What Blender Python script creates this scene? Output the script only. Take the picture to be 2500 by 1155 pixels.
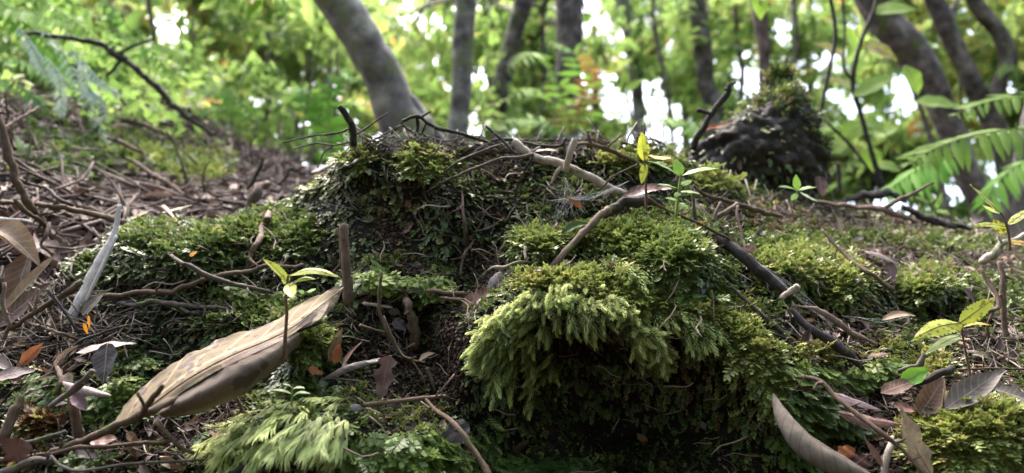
import bpy, math, random
import numpy as np
from mathutils import Vector

for o in list(bpy.data.objects):
    bpy.data.objects.remove(o)
SC = bpy.context.scene
COL = SC.collection
RNG = np.random.default_rng(7)
random.seed(7)

# ------------------------------------------------------------------ camera
PITCH = math.radians(15.0)
FPX = 1819.0                      # focal length in pixels of a 2500 px wide frame
CAM = np.array([0.0, 0.0, 0.12])
FW = np.array([0.0, math.cos(PITCH), math.sin(PITCH)])
UP = np.array([0.0, -math.sin(PITCH), math.cos(PITCH)])
RT = np.array([1.0, 0.0, 0.0])
cam_d = bpy.data.cameras.new("camera")
cam = bpy.data.objects.new("camera", cam_d)
COL.objects.link(cam)
cam.location = CAM
cam.rotation_euler = (math.radians(90) + PITCH, 0, 0)
cam_d.sensor_width = 36.0
cam_d.lens = 36.0 * FPX / 2500.0
cam_d.clip_start = 0.02
cam_d.clip_end = 500.0
cam_d.dof.use_dof = True
cam_d.dof.focus_distance = 0.48
cam_d.dof.aperture_fstop = 6.4
SC.camera = cam

# ------------------------------------------------------------------ light
SUN_EL, SUN_ROT = math.radians(64), math.radians(-25)
world = bpy.data.worlds.new("World")
SC.world = world
world.use_nodes = True
wn = world.node_tree
wn.nodes.clear()
sky = wn.nodes.new("ShaderNodeTexSky")
sky.sky_type = 'NISHITA'
sky.sun_disc = False
sky.sun_elevation = SUN_EL
sky.sun_rotation = SUN_ROT
sky.dust_density = 7.0
sky.air_density = 1.0
sky.ozone_density = 1.0
bg = wn.nodes.new("ShaderNodeBackground")
bg.inputs["Strength"].default_value = 0.15
wo = wn.nodes.new("ShaderNodeOutputWorld")
wn.links.new(sky.outputs[0], bg.inputs[0])
wn.links.new(bg.outputs[0], wo.inputs[0])
sun_d = bpy.data.lights.new("sun", 'SUN')
sun_d.energy = 1.35
sun_d.angle = math.radians(36)
sun_d.color = (1.0, 0.97, 0.91)
sun = bpy.data.objects.new("sun", sun_d)
COL.objects.link(sun)
# direction towards the sun: rotation is clockwise from +Y seen from above
sdir = Vector((math.sin(SUN_ROT) * math.cos(SUN_EL), math.cos(SUN_ROT) * math.cos(SUN_EL), math.sin(SUN_EL)))
sun.rotation_euler = sdir.to_track_quat('Z', 'Y').to_euler()
SC.view_settings.view_transform = 'Standard'
SC.view_settings.look = 'None'
SC.view_settings.exposure = 2.7
SC.view_settings.gamma = 1.0
SC.view_settings.use_curve_mapping = False
SC.render.engine = 'CYCLES'
SC.cycles.max_bounces = 6
SC.cycles.diffuse_bounces = 3
SC.cycles.transmission_bounces = 4
SC.cycles.glossy_bounces = 2
SC.cycles.caustics_reflective = False
SC.cycles.caustics_refractive = False


# ------------------------------------------------------------------ helpers
def P(px, py, d):
    """a point at depth d (m) in the direction of pixel px, py of the 2500 px frame"""
    px, py, d = np.broadcast_arrays(np.asarray(px, float), np.asarray(py, float), np.asarray(d, float))
    u = (px - 1250.0) / FPX
    v = (577.5 - py) / FPX
    return CAM + d[..., None] * (FW + u[..., None] * RT + v[..., None] * UP)


def nz(v):
    v = np.asarray(v, float)
    return v / np.maximum(np.linalg.norm(v, axis=-1, keepdims=True), 1e-12)


_PERM = np.random.default_rng(11).random((64, 64, 64))


def vnoise(p, f=1.0, seed=0):
    """value noise on a periodic lattice, p (...,3) -> (...) in -1..1"""
    q = np.asarray(p, float) * f + seed * 17.31 + 1000.0
    i = np.floor(q).astype(int)
    t = q - i
    t = t * t * (3 - 2 * t)
    i0, i1 = i % 64, (i + 1) % 64
    r = 0
    for a in (0, 1):
        xa = i1[..., 0] if a else i0[..., 0]
        wa = t[..., 0] if a else 1 - t[..., 0]
        for b in (0, 1):
            yb = i1[..., 1] if b else i0[..., 1]
            wb = t[..., 1] if b else 1 - t[..., 1]
            for c in (0, 1):
                zc = i1[..., 2] if c else i0[..., 2]
                wc = t[..., 2] if c else 1 - t[..., 2]
                r = r + _PERM[xa, yb, zc] * wa * wb * wc
    return r * 2 - 1


def fbm(p, f=1.0, octv=4, seed=0, gain=0.5):
    r, a, n = 0, 1.0, 0
    for k in range(octv):
        r = r + a * vnoise(p, f * 2.03 ** k, seed + k)
        n += a
        a *= gain
    return r / n


def tag(o, label=None, cat=None, group=None, kind=None):
    if label: o["label"] = label
    if cat: o["category"] = cat
    if group: o["group"] = group
    if kind: o["kind"] = kind
    return o


def link(o, parent=None):
    COL.objects.link(o)
    if parent is not None:
        o.parent = parent
        o.matrix_parent_inverse = parent_inv(parent)
    return o


def parent_inv(parent):
    """mesh parents stay at the origin; empties sit at their thing's foot"""
    from mathutils import Matrix
    return Matrix.Translation(-parent.location) if parent.type == 'EMPTY' else Matrix.Identity(4)


def empty(name, loc, label, cat, group=None):
    o = bpy.data.objects.new(name, None)
    o.empty_display_size = 0.02
    o.location = loc
    COL.objects.link(o)
    return tag(o, label, cat, group)


def mesh_obj(name, V, F, mat, parent=None, smooth=True, attrs=None, uv=None):
    """V (n,3) world coordinates; F list of index tuples or (m,k) array"""
    V = np.asarray(V, float)
    me = bpy.data.meshes.new(name)
    if isinstance(F, np.ndarray):
        k = F.shape[1]
        me.vertices.add(len(V))
        me.vertices.foreach_set("co", V.astype(np.float32).ravel())
        me.loops.add(F.size)
        me.loops.foreach_set("vertex_index", F.astype(np.int32).ravel())
        me.polygons.add(len(F))
        me.polygons.foreach_set("loop_start", np.arange(0, F.size, k, dtype=np.int32))
        me.update(calc_edges=True)
    else:
        me.from_pydata([tuple(v) for v in V], [], F)
    if smooth:
        me.polygons.foreach_set("use_smooth", np.ones(len(me.polygons), bool))
    if attrs:
        for an, av in attrs.items():
            a = me.attributes.new(an, 'FLOAT', 'POINT')
            a.data.foreach_set("value", np.asarray(av, np.float32))
    if uv is not None:
        l = me.uv_layers.new(name="UVMap")
        li = np.zeros(len(me.loops), np.int32)
        me.loops.foreach_get("vertex_index", li)
        l.data.foreach_set("uv", np.asarray(uv, np.float32)[li].ravel())
    me.materials.append(mat)
    me.validate()
    o = bpy.data.objects.new(name, me)
    return link(o, parent)


def catmull(pts, n):
    """smooth resampling of pts (k,m) to n samples"""
    pts = np.asarray(pts, float)
    k = len(pts)
    if k == 2:
        t = np.linspace(0, 1, n)[:, None]
        return pts[0] * (1 - t) + pts[1] * t
    e = np.vstack([2 * pts[0] - pts[1], pts, 2 * pts[-1] - pts[-2]])
    t = np.linspace(0, k - 1 - 1e-9, n)
    i = t.astype(int)
    f = (t - i)[:, None]
    a, b, c, d = e[i], e[i + 1], e[i + 2], e[i + 3]
    return 0.5 * ((2 * b) + (c - a) * f + (2 * a - 5 * b + 4 * c - d) * f ** 2 + (3 * b - a - 3 * c + d) * f ** 3)


def grid_faces(n, m, wrap=False):
    i = np.arange(n - 1)[:, None]
    j = np.arange(m if wrap else m - 1)[None, :]
    j2 = (j + 1) % m
    a = i * m + j
    return np.stack([a, i * m + j2, (i + 1) * m + j2, (i + 1) * m + j], -1).reshape(-1, 4)


def tube_geo(C, R, sides=8, flat=1.0, rough=0.12, seed=0, flatdir=None):
    """tube round the centre line C (n,3) with radii R (n,), ends closed"""
    C = np.asarray(C, float)
    n = len(C)
    T = nz(np.gradient(C, axis=0))
    ref = np.array([0.13, -0.9, 0.4]) if flatdir is None else np.asarray(flatdir, float)
    A = nz(np.cross(T, ref))
    B = np.cross(T, A)
    ang = np.linspace(0, 2 * math.pi, sides, endpoint=False)
    ring = A[:, None, :] * np.cos(ang)[None, :, None] + B[:, None, :] * (np.sin(ang) * flat)[None, :, None]
    rr = np.asarray(R, float)[:, None]
    s = np.linalg.norm(np.diff(C, axis=0), axis=1)
    al = np.concatenate([[0], np.cumsum(s)])
    mr = max(float(np.mean(R)), 1e-5)
    q = np.stack([np.cos(ang)[None, :] * 1.1 + 0 * al[:, None], np.sin(ang)[None, :] * 1.1 + 0 * al[:, None], (al / mr * 0.35)[:, None] + 0 * ang[None, :]], -1)
    rr = rr * (1 + rough * (vnoise(q, 1.0, seed) + 0.7 * vnoise(q, 2.7, seed + 3) + 0.4 * vnoise(q, 6.1, seed + 5)))
    V = C[:, None, :] + ring * rr[..., None]
    V = V.reshape(-1, 3)
    F = grid_faces(n, sides, True)
    UVv = np.stack([np.repeat(al, sides), np.tile(ang / 6.283, n)], -1)
    V = np.vstack([V, C[0] - T[0] * R[0] * 0.15, C[-1] + T[-1] * R[-1] * 0.15])
    UVv = np.vstack([UVv, [0, 0], [al[-1], 0]])
    a, b = n * sides, n * sides + 1
    j = np.arange(sides)
    c0 = np.stack([np.full(sides, a), (j + 1) % sides, j, j], -1)
    c1 = np.stack([np.full(sides, b), (n - 1) * sides + j, (n - 1) * sides + (j + 1) % sides, (n - 1) * sides + j], -1)
    faces = [tuple(f) for f in F] + [tuple(f[:3]) for f in c0] + [tuple(f[:3]) for f in c1]
    return V, faces, UVv


# ------------------------------------------------------------------ materials
def new_mat(name):
    m = bpy.data.materials.new(name)
    m.use_nodes = True
    nt = m.node_tree
    nt.nodes.clear()
    out = nt.nodes.new("ShaderNodeOutputMaterial")
    return m, nt, out


def N(nt, t, **kw):
    n = nt.nodes.new(t)
    for k, v in kw.items():
        if hasattr(n, k):
            setattr(n, k, v)
    return n


def ramp(nt, stops, fac=None):
    r = nt.nodes.new("ShaderNodeValToRGB")
    el = r.color_ramp.elements
    while len(el) > 1:
        el.remove(el[-1])
    for i, (p, c) in enumerate(stops):
        e = el[0] if i == 0 else el.new(p)
        e.position = p
        e.color = (*c, 1)
    if fac is not None:
        nt.links.new(fac, r.inputs[0])
    return r


def noise_tex(nt, scale, detail=4, rough=0.6, coord=None, dist=0.0):
    t = nt.nodes.new("ShaderNodeTexNoise")
    t.inputs["Scale"].default_value = scale
    t.inputs["Detail"].default_value = detail
    t.inputs["Roughness"].default_value = rough
    t.inputs["Distortion"].default_value = dist
    if coord is not None:
        nt.links.new(coord, t.inputs["Vector"])
    return t


def mix_rgb(nt, a, b, fac, mode='MIX'):
    m = nt.nodes.new("ShaderNodeMix")
    m.data_type = 'RGBA'
    m.blend_type = mode
    for sock, val in ((m.inputs[6], a), (m.inputs[7], b), (m.inputs[0], fac)):
        if hasattr(val, "is_output"):
            nt.links.new(val, sock)
        elif isinstance(val, tuple):
            sock.default_value = (*val, 1)
        else:
            sock.default_value = val
    return m.outputs[2]


def mathn(nt, op, a, b=0.0, c=None):
    m = nt.nodes.new("ShaderNodeMath")
    m.operation = op
    vals = [a, b] + ([c] if c is not None else [])
    for s, v in zip(m.inputs, vals):
        if hasattr(v, "is_output"):
            nt.links.new(v, s)
        else:
            s.default_value = v
    return m.outputs[0]


def earth_mat(name, c0, c1, c2, scale=60, bump=0.6):
    m, nt, out = new_mat(name)
    g = N(nt, "ShaderNodeNewGeometry")
    a = noise_tex(nt, scale, 8, 0.65, g.outputs["Position"])
    b = noise_tex(nt, scale * 6, 4, 0.7, g.outputs["Position"])
    r = ramp(nt, [(0.3, c0), (0.52, c1), (0.75, c2)], a.outputs[0])
    col = mix_rgb(nt, r.outputs[0], tuple(x * 0.4 for x in c1), mathn(nt, 'MULTIPLY', b.outputs[0], 0.7))
    pr = N(nt, "ShaderNodeBsdfPrincipled")
    pr.inputs["Roughness"].default_value = 0.9
    pr.inputs["Specular IOR Level"].default_value = 0.15
    nt.links.new(col, pr.inputs["Base Color"])
    bp = N(nt, "ShaderNodeBump")
    bp.inputs["Strength"].default_value = bump
    bp.inputs["Distance"].default_value = 0.003
    nt.links.new(mathn(nt, 'ADD', a.outputs[0], b.outputs[0]), bp.inputs["Height"])
    nt.links.new(bp.outputs[0], pr.inputs["Normal"])
    nt.links.new(pr.outputs[0], out.inputs[0])
    return m


def bark_mat(name, c0, c1, c2=None, scale=90, stretch=0.18, moss=0.0, mosscol=(0.09, 0.11, 0.03), rough=0.85, bump=0.5, dist=0.002):
    """wood / bark: streaks along the stem (UV x runs along it), blotches, optional moss film"""
    m, nt, out = new_mat(name)
    uvn = N(nt, "ShaderNodeUVMap")
    uvn.uv_map = "UVMap"
    mp = N(nt, "ShaderNodeMapping")
    mp.inputs["Scale"].default_value = (stretch, 0.06, 1)
    nt.links.new(uvn.outputs[0], mp.inputs[0])
    g = N(nt, "ShaderNodeNewGeometry")
    a = noise_tex(nt, scale, 6, 0.65, mp.outputs[0])
    b = noise_tex(nt, scale * 0.8, 5, 0.6, g.outputs["Position"])
    st = (0.41, 0.51, 0.60) if scale < 50 else (0.3, 0.6, 0.8)
    r = ramp(nt, [(st[0], c0), (st[1], c1)] + ([(st[2], c2)] if c2 else []), mathn(nt, 'ADD', mathn(nt, 'MULTIPLY', a.outputs[0], 0.5), mathn(nt, 'MULTIPLY', b.outputs[0], 0.5)))
    col = r.outputs[0]
    if moss > 0:
        mn = noise_tex(nt, scale * 0.35, 4, 0.7, g.outputs["Position"])
        mr = ramp(nt, [(0.62 - moss * 0.3, (0, 0, 0)), (0.72 - moss * 0.3, (1, 1, 1))], mn.outputs[0])
        col = mix_rgb(nt, col, mosscol, mr.outputs[0])
    pr = N(nt, "ShaderNodeBsdfPrincipled")
    pr.inputs["Roughness"].default_value = rough
    pr.inputs["Specular IOR Level"].default_value = 0.2 if rough > .45 else 0.4
    nt.links.new(col, pr.inputs["Base Color"])
    bp = N(nt, "ShaderNodeBump")
    bp.inputs["Strength"].default_value = bump
    bp.inputs["Distance"].default_value = dist
    nt.links.new(mathn(nt, 'ADD', a.outputs[0], b.outputs[0]), bp.inputs["Height"])
    nt.links.new(bp.outputs[0], pr.inputs["Normal"])
    nt.links.new(pr.outputs[0], out.inputs[0])
    return m


def leaf_mat(name, c0, c1, vein=(0.3, 0.35, 0.1), veinamt=0.4, trans=0.35, rough=0.45, spots=None, spotcol=(0.05, 0.03, 0.02), nscale=70, nveins=9.0, edge=None, bump=0.35, bdist=0.0008):
    """leaf blade: UV x = 0..1 along it, UV y = -1..1 across; veins, mottling, spots, thin-sheet translucency"""
    m, nt, out = new_mat(name)
    uvn = N(nt, "ShaderNodeUVMap")
    uvn.uv_map = "UVMap"
    g = N(nt, "ShaderNodeNewGeometry")
    sep = N(nt, "ShaderNodeSeparateXYZ")
    nt.links.new(uvn.outputs[0], sep.inputs[0])
    av = mathn(nt, 'ABSOLUTE', sep.outputs[1])
    ph = mathn(nt, 'MULTIPLY', mathn(nt, 'SUBTRACT', sep.outputs[0], mathn(nt, 'MULTIPLY', av, 0.16)), nveins)
    tri = mathn(nt, 'ABSOLUTE', mathn(nt, 'SUBTRACT', mathn(nt, 'FRACT', ph), 0.5))
    side = mathn(nt, 'GREATER_THAN', tri, 0.44)
    mid = mathn(nt, 'LESS_THAN', av, 0.06)
    vf = mathn(nt, 'MULTIPLY', mathn(nt, 'MAXIMUM', mathn(nt, 'MULTIPLY', side, 0.6), mid), veinamt)
    a = noise_tex(nt, nscale, 6, 0.65, g.outputs["Position"])
    r = ramp(nt, [(0.32, c0), (0.68, c1)], a.outputs[0])
    col = mix_rgb(nt, r.outputs[0], vein, vf)
    if edge is not None:
        ef = mathn(nt, 'MULTIPLY', mathn(nt, 'POWER', av, 5.0), 0.8)
        col = mix_rgb(nt, col, edge, ef)
    if spots:
        vo = N(nt, "ShaderNodeTexVoronoi")
        vo.inputs["Scale"].default_value = spots
        nt.links.new(g.outputs["Position"], vo.inputs["Vector"])
        ns = noise_tex(nt, spots * 0.45, 3, 0.6, g.outputs["Position"])
        sz = mathn(nt, 'MULTIPLY', mathn(nt, 'SUBTRACT', ns.outputs[0], 0.33), 2.0)
        sp = mathn(nt, 'SMOOTH_MIN', 1.0, mathn(nt, 'MULTIPLY', mathn(nt, 'MAXIMUM', mathn(nt, 'SUBTRACT', sz, vo.outputs["Distance"]), 0.0), 8.0), 0.1)
        col = mix_rgb(nt, col, spotcol, mathn(nt, 'MULTIPLY', sp, 0.85))
    pr = N(nt, "ShaderNodeBsdfPrincipled")
    pr.inputs["Roughness"].default_value = rough
    pr.inputs["Specular IOR Level"].default_value = 0.12 if trans < .25 else 0.25
    nt.links.new(col, pr.inputs["Base Color"])
    bp = N(nt, "ShaderNodeBump")
    bp.inputs["Strength"].default_value = bump
    bp.inputs["Distance"].default_value = bdist
    nt.links.new(mathn(nt, 'SUBTRACT', a.outputs[0], mathn(nt, 'MULTIPLY', vf, 0.6)), bp.inputs["Height"])
    nt.links.new(bp.outputs[0], pr.inputs["Normal"])
    if trans > 0:
        tr = N(nt, "ShaderNodeBsdfTranslucent")
        nt.links.new(col, tr.inputs[0])
        mx = N(nt, "ShaderNodeMixShader")
        mx.inputs[0].default_value = trans
        nt.links.new(pr.outputs[0], mx.inputs[1])
        nt.links.new(tr.outputs[0], mx.inputs[2])
        nt.links.new(mx.outputs[0], out.inputs[0])
    else:
        nt.links.new(pr.outputs[0], out.inputs[0])
    return m


def tint_mat(name, stops, instancer=True, trans=0.3, rough=0.5, tipgain=(0.45, 1.15), boost=1.0):
    """colour from the attribute tint (0..1); attribute tip runs 0 at a leaf's foot to 1 at its tip (foot darkened: older tissue, and shade between leaves put into the colour)"""
    m, nt, out = new_mat(name)
    at = N(nt, "ShaderNodeAttribute")
    at.attribute_name = "tint"
    at.attribute_type = 'INSTANCER' if instancer else 'GEOMETRY'
    r = ramp(nt, stops, at.outputs["Fac"])
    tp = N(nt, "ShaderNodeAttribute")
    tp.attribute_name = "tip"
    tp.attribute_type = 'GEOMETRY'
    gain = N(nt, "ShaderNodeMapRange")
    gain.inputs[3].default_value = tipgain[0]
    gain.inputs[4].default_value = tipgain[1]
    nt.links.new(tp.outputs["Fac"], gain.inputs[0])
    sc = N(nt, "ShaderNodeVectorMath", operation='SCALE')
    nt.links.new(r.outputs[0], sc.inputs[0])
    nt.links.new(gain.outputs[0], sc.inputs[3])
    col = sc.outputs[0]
    if instancer:
        oi = N(nt, "ShaderNodeObjectInfo")
        mr = N(nt, "ShaderNodeMapRange")
        mr.inputs[3].default_value = 0.75 * boost
        mr.inputs[4].default_value = 1.25 * boost
        nt.links.new(oi.outputs["Random"], mr.inputs[0])
        s2 = N(nt, "ShaderNodeVectorMath", operation='SCALE')
        nt.links.new(col, s2.inputs[0])
        nt.links.new(mr.outputs[0], s2.inputs[3])
        col = s2.outputs[0]
    pr = N(nt, "ShaderNodeBsdfPrincipled")
    pr.inputs["Roughness"].default_value = rough
    pr.inputs["Specular IOR Level"].default_value = 0.2 if rough > .45 else 0.4
    nt.links.new(col, pr.inputs["Base Color"])
    tr = N(nt, "ShaderNodeBsdfTranslucent")
    nt.links.new(col, tr.inputs[0])
    mx = N(nt, "ShaderNodeMixShader")
    mx.inputs[0].default_value = trans
    nt.links.new(pr.outputs[0], mx.inputs[1])
    nt.links.new(tr.outputs[0], mx.inputs[2])
    nt.links.new(mx.outputs[0], out.inputs[0])
    return m


M = {}
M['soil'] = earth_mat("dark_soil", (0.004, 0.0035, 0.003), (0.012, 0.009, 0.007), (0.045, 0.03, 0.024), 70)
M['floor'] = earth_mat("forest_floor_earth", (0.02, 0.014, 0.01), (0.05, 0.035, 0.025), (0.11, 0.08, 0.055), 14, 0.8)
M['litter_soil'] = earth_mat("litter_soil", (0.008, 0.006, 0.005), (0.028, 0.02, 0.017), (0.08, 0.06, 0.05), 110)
M['bark_grey'] = bark_mat("smooth_grey_bark", (0.07, 0.06, 0.056), (0.16, 0.145, 0.135), (0.32, 0.30, 0.26), 26, 0.5, 0.4, (0.13, 0.14, 0.07), bump=0.6, dist=0.004)
M['bark_dark'] = bark_mat("dark_bark", (0.045, 0.035, 0.032), (0.11, 0.092, 0.084), (0.23, 0.20, 0.18), 35, 0.3, 0.25, bump=0.8, dist=0.005)
M['bark_brown'] = bark_mat("brown_bark", (0.05, 0.035, 0.03), (0.12, 0.085, 0.07), (0.2, 0.15, 0.12), 35, 0.3, 0.1, bump=0.8, dist=0.005)
M['bark_red'] = bark_mat("reddish_flaking_bark", (0.1, 0.03, 0.02), (0.22, 0.08, 0.05), (0.3, 0.2, 0.17), 25, 0.3, 0.0)
M['twig_grey'] = bark_mat("weathered_grey_twig", (0.035, 0.028, 0.025), (0.12, 0.098, 0.088), (0.27, 0.23, 0.205), 260, 0.12, 0.12)
M['twig_brown'] = bark_mat("brown_twig", (0.025, 0.017, 0.012), (0.115, 0.08, 0.055), (0.28, 0.21, 0.155), 260, 0.12, 0.06)
M['twig_pink'] = bark_mat("pinkish_root", (0.04, 0.026, 0.02), (0.155, 0.108, 0.085), (0.33, 0.25, 0.20), 260, 0.12, 0.05)
M['twig_dark'] = bark_mat("dark_twig", (0.012, 0.011, 0.013), (0.045, 0.038, 0.04), (0.12, 0.10, 0.10), 260, 0.15, 0.2)
M['twig_pale'] = bark_mat("pale_dead_wood", (0.16, 0.13, 0.11), (0.36, 0.31, 0.27), (0.55, 0.50, 0.44), 230, 0.10, 0.22, (0.10, 0.11, 0.06))
M['twig_silver'] = bark_mat("silver_split_wood", (0.22, 0.20, 0.195), (0.50, 0.47, 0.455), (0.66, 0.63, 0.61), 420, 0.04, 0.0)
M['rock'] = bark_mat("grey_rock", (0.05, 0.045, 0.045), (0.14, 0.13, 0.13), (0.26, 0.24, 0.23), 120, 1.0, 0.25, bump=0.9)
M['stump'] = bark_mat("black_rotten_wood", (0.012, 0.010, 0.010), (0.05, 0.044, 0.042), (0.17, 0.155, 0.15), 90, 0.7, 0.12, (0.05, 0.055, 0.02), bump=1.0, dist=0.006)
M['web'] = bark_mat("cobweb_silk", (0.5, 0.5, 0.53), (0.7, 0.7, 0.74), None, 100, 1, 0)

# ------------------------------------------------------------------ the bank: distance of its surface along each direction
CREST_A = np.array([(-700, 800), (-300, 770), (0, 742), (60, 720), (130, 690), (200, 615), (290, 570), (350, 546), (440, 532), (520, 556), (600, 528), (680, 500),
                    (720, 462), (775, 440), (815, 395), (860, 362), (960, 372), (1030, 348), (1090, 362), (1180, 350), (1300, 352), (1450, 350), (1560, 362), (1680, 392),
                    (1780, 440), (1860, 468), (2000, 492), (2150, 515), (2300, 545), (2500, 580), (2800, 612), (3200, 640)], float)
CREST_B = np.array([(-900, 60), (-500, 120), (-300, 165), (0, 205), (120, 255), (250, 262), (380, 252), (450, 275), (540, 335), (620, 375), (700, 405), (800, 425), (900, 440), (1000, 460)], float)
DEP_A = [(-300, 1155, .47), (0, 1155, .46), (300, 1155, .44), (600, 1155, .43), (900, 1155, .43), (1150, 1155, .455), (1400, 1155, .465), (1700, 1155, .465), (1950, 1155, .46), (2200, 1155, .43), (2500, 1155, .42), (2800, 1155, .42),
         (-300, 1500, .38), (500, 1500, .37), (1250, 1500, .38), (2000, 1500, .38), (2800, 1500, .38),
         (-300, 1750, .35), (1250, 1750, .35), (2800, 1750, .35),
         (680, 1040, .415), (600, 1090, .425), (780, 1000, .43), (1000, 1060, .435), (1000, 1000, .47), (560, 1000, .47), (640, 960, .48),
         (850, 900, .515), (1000, 880, .53), (1080, 900, .525), (950, 800, .555), (1060, 800, .56), (1050, 960, .49), (1120, 900, .475), (1120, 1020, .475), (760, 850, .49), (720, 790, .53), (760, 930, .475),
         (1160, 860, .452), (1160, 790, .465), (1250, 735, .462), (1400, 706, .462), (1520, 740, .455), (1600, 790, .462), (1700, 790, .462), (1820, 860, .455), (1890, 950, .452), (1905, 1020, .455),
         (1400, 860, .535), (1300, 960, .52), (1420, 980, .56), (1500, 1080, .555), (1650, 950, .52), (1680, 1060, .52), (1230, 980, .475), (1250, 1080, .50), (1820, 1060, .475), (1250, 850, .475), (1550, 880, .49), (1760, 900, .49),
         (1300, 672, .53), (1620, 700, .52), (1750, 740, .515), (1520, 650, .555), (1650, 600, .565), (1700, 640, .55), (1300, 600, .60), (1200, 690, .58), (1130, 700, .60), (1150, 640, .615), (1420, 640, .58), (1500, 570, .62), (1400, 560, .64),
         (850, 600, .625), (1000, 560, .645), (1100, 480, .655), (1000, 400, .66), (870, 400, .665), (1250, 500, .67), (1400, 460, .71), (1300, 380, .74), (1550, 450, .71), (1500, 385, .75), (700, 600, .64), (500, 600, .63), (300, 620, .67), (200, 680, .65), (120, 730, .66),
         (440, 545, .77), (680, 515, .80), (960, 380, .70), (1160, 380, .74), (930, 480, .665), (1180, 560, .66),
         (300, 740, .595), (500, 720, .60), (500, 820, .56), (100, 850, .545), (0, 950, .50), (300, 950, .49), (-200, 900, .54), (400, 870, .54), (650, 720, .60), (450, 1050, .475), (150, 1060, .46), (650, 900, .50),
         (900, 690, .585), (1050, 690, .59), (900, 745, .575), (820, 700, .62),
         (1750, 460, .84), (1880, 500, .92), (2100, 540, 1.02), (2300, 565, 1.08), (2500, 600, 1.1), (2800, 620, 1.1), (1780, 560, .70), (2000, 600, .82), (2200, 640, .87), (2450, 660, .86), (1680, 500, .72),
         (1920, 650, .68), (2050, 690, .67), (2130, 720, .66), (2270, 690, .72), (2270, 760, .68), (1830, 720, .60), (1950, 790, .575), (2100, 800, .60), (2300, 820, .60), (2480, 780, .66), (1800, 640, .62), (2150, 640, .80),
         (2000, 900, .51), (2150, 890, .54), (2300, 900, .51), (2480, 900, .52), (2050, 1050, .475), (2330, 1040, .44), (2480, 1040, .43), (2150, 1080, .46), (2700, 900, .5), (2700, 760, .66)]
DEP_B = [(-600, 130, 2.0), (-300, 170, 1.75), (0, 215, 1.6), (250, 262, 1.85), (450, 280, 2.0), (620, 375, 1.9), (800, 430, 1.8), (1000, 460, 1.7), (0, 350, 1.2), (250, 370, 1.4), (450, 420, 1.45), (620, 460, 1.35),
         (0, 480, .95), (200, 500, 1.0), (400, 520, 1.05), (600, 540, 1.05), (800, 560, 1.0), (0, 600, .78), (200, 620, .84), (400, 640, .86), (0, 700, .70), (-300, 600, .8), (-300, 400, 1.1), (-600, 500, 1.0), (-600, 800, .66), (-200, 820, .62), (100, 800, .72), (400, 800, .8), (800, 760, .85),
         (0, 900, .62), (400, 900, .7)]


def gd(d):
    """depth profile of the bank: steep, so its middle distance is shortened"""
    return np.interp(d, [0, .47, .80, 1.2, 3.0, 9], [0, .47, .665, .97, 2.8, 8.8])


def tps(ctrl):
    c = np.array(ctrl, float)
    c[:, 2] = gd(c[:, 2])
    X = c[:, :2] / 500.0
    y = np.log(c[:, 2])
    n = len(X)

    def K(a, b):
        r2 = ((a[:, None] - b[None]) ** 2).sum(-1)
        return 0.5 * r2 * np.log(r2 + 1e-9)
    A = np.zeros((n + 3, n + 3))
    A[:n, :n] = K(X, X) + np.eye(n) * 0.002
    A[:n, n] = 1
    A[:n, n + 1:] = X
    A[n, :n] = 1
    A[n + 1:, :n] = X.T
    w = np.linalg.solve(A, np.concatenate([y, [0, 0, 0]]))

    def f(px, py):
        sh = np.shape(px)
        q = np.stack([np.ravel(px), np.ravel(py)], -1) / 500.0
        out = np.empty(len(q))
        for i in range(0, len(q), 20000):
            qq = q[i:i + 20000]
            out[i:i + 20000] = K(qq, X) @ w[:n] + w[n] + qq @ w[n + 1:]
        return np.exp(out).reshape(sh)
    return f


DA0, DB0 = tps(DEP_A), tps(DEP_B)

# hummocks: centre, radii (px), rise (m) towards the viewer and up
HUMPS = [(1670, 640, 85, 75, .050), (1505, 650, 65, 40, .036), (1320, 600, 70, 42, .040), (1490, 580, 85, 36, .034), (1940, 660, 85, 55, .045), (2080, 690, 60, 60, .040), (2270, 700, 75, 40, .040), (2150, 870, 70, 45, .02),
         (340, 590, 70, 50, .03), (580, 560, 70, 40, .02), (450, 620, 90, 60, .02), (560, 780, 130, 60, .02), (740, 850, 60, 60, .022), (900, 670, 80, 30, .02), (1060, 690, 50, 30, .018), (1085, 770, 30, 45, .015), (90, 1050, 70, 30, .02),
         (700, 1040, 120, 60, .012), (1000, 1060, 110, 50, .014), (2380, 1080, 150, 70, .025), (1880, 780, 70, 40, .02), (1980, 870, 90, 40, .02), (1030, 400, 45, 40, .012), (870, 420, 60, 50, .008), (1120, 500, 60, 120, .02),
         (1420, 500, 120, 60, .015), (1550, 400, 100, 30, .02), (250, 940, 60, 40, .015), (1990, 990, 80, 40, .015), (2230, 600, 60, 25, .02), (1740, 430, 40, 25, .02), (1300, 690, 90, 25, .015), (1700, 750, 100, 40, .01)]


def DA(px, py):
    px = np.asarray(px, float)
    py = np.asarray(py, float)
    d = DA0(px, py)
    for (cx, cy, rx, ry, h) in HUMPS:
        r2 = ((px - cx) / rx) ** 2 + ((py - cy) / ry) ** 2
        d = d - h * np.exp(-r2 * 0.9) * d / 0.6
    p = P(px, py, d)
    n1 = fbm(p, 16, 3, 1)
    n2 = 1 - np.abs(fbm(p, 38, 3, 5)) * 2
    n3 = fbm(p, 130, 3, 9)
    return d * (1 + 0.020 * n1 - 0.012 * n2 + 0.006 * n3)


def DB(px, py):
    d = DB0(px, py)
    p = P(px, py, d)
    return d * (1 + 0.03 * fbm(p, 6, 4, 21) + 0.008 * fbm(p, 40, 3, 25))


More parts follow.
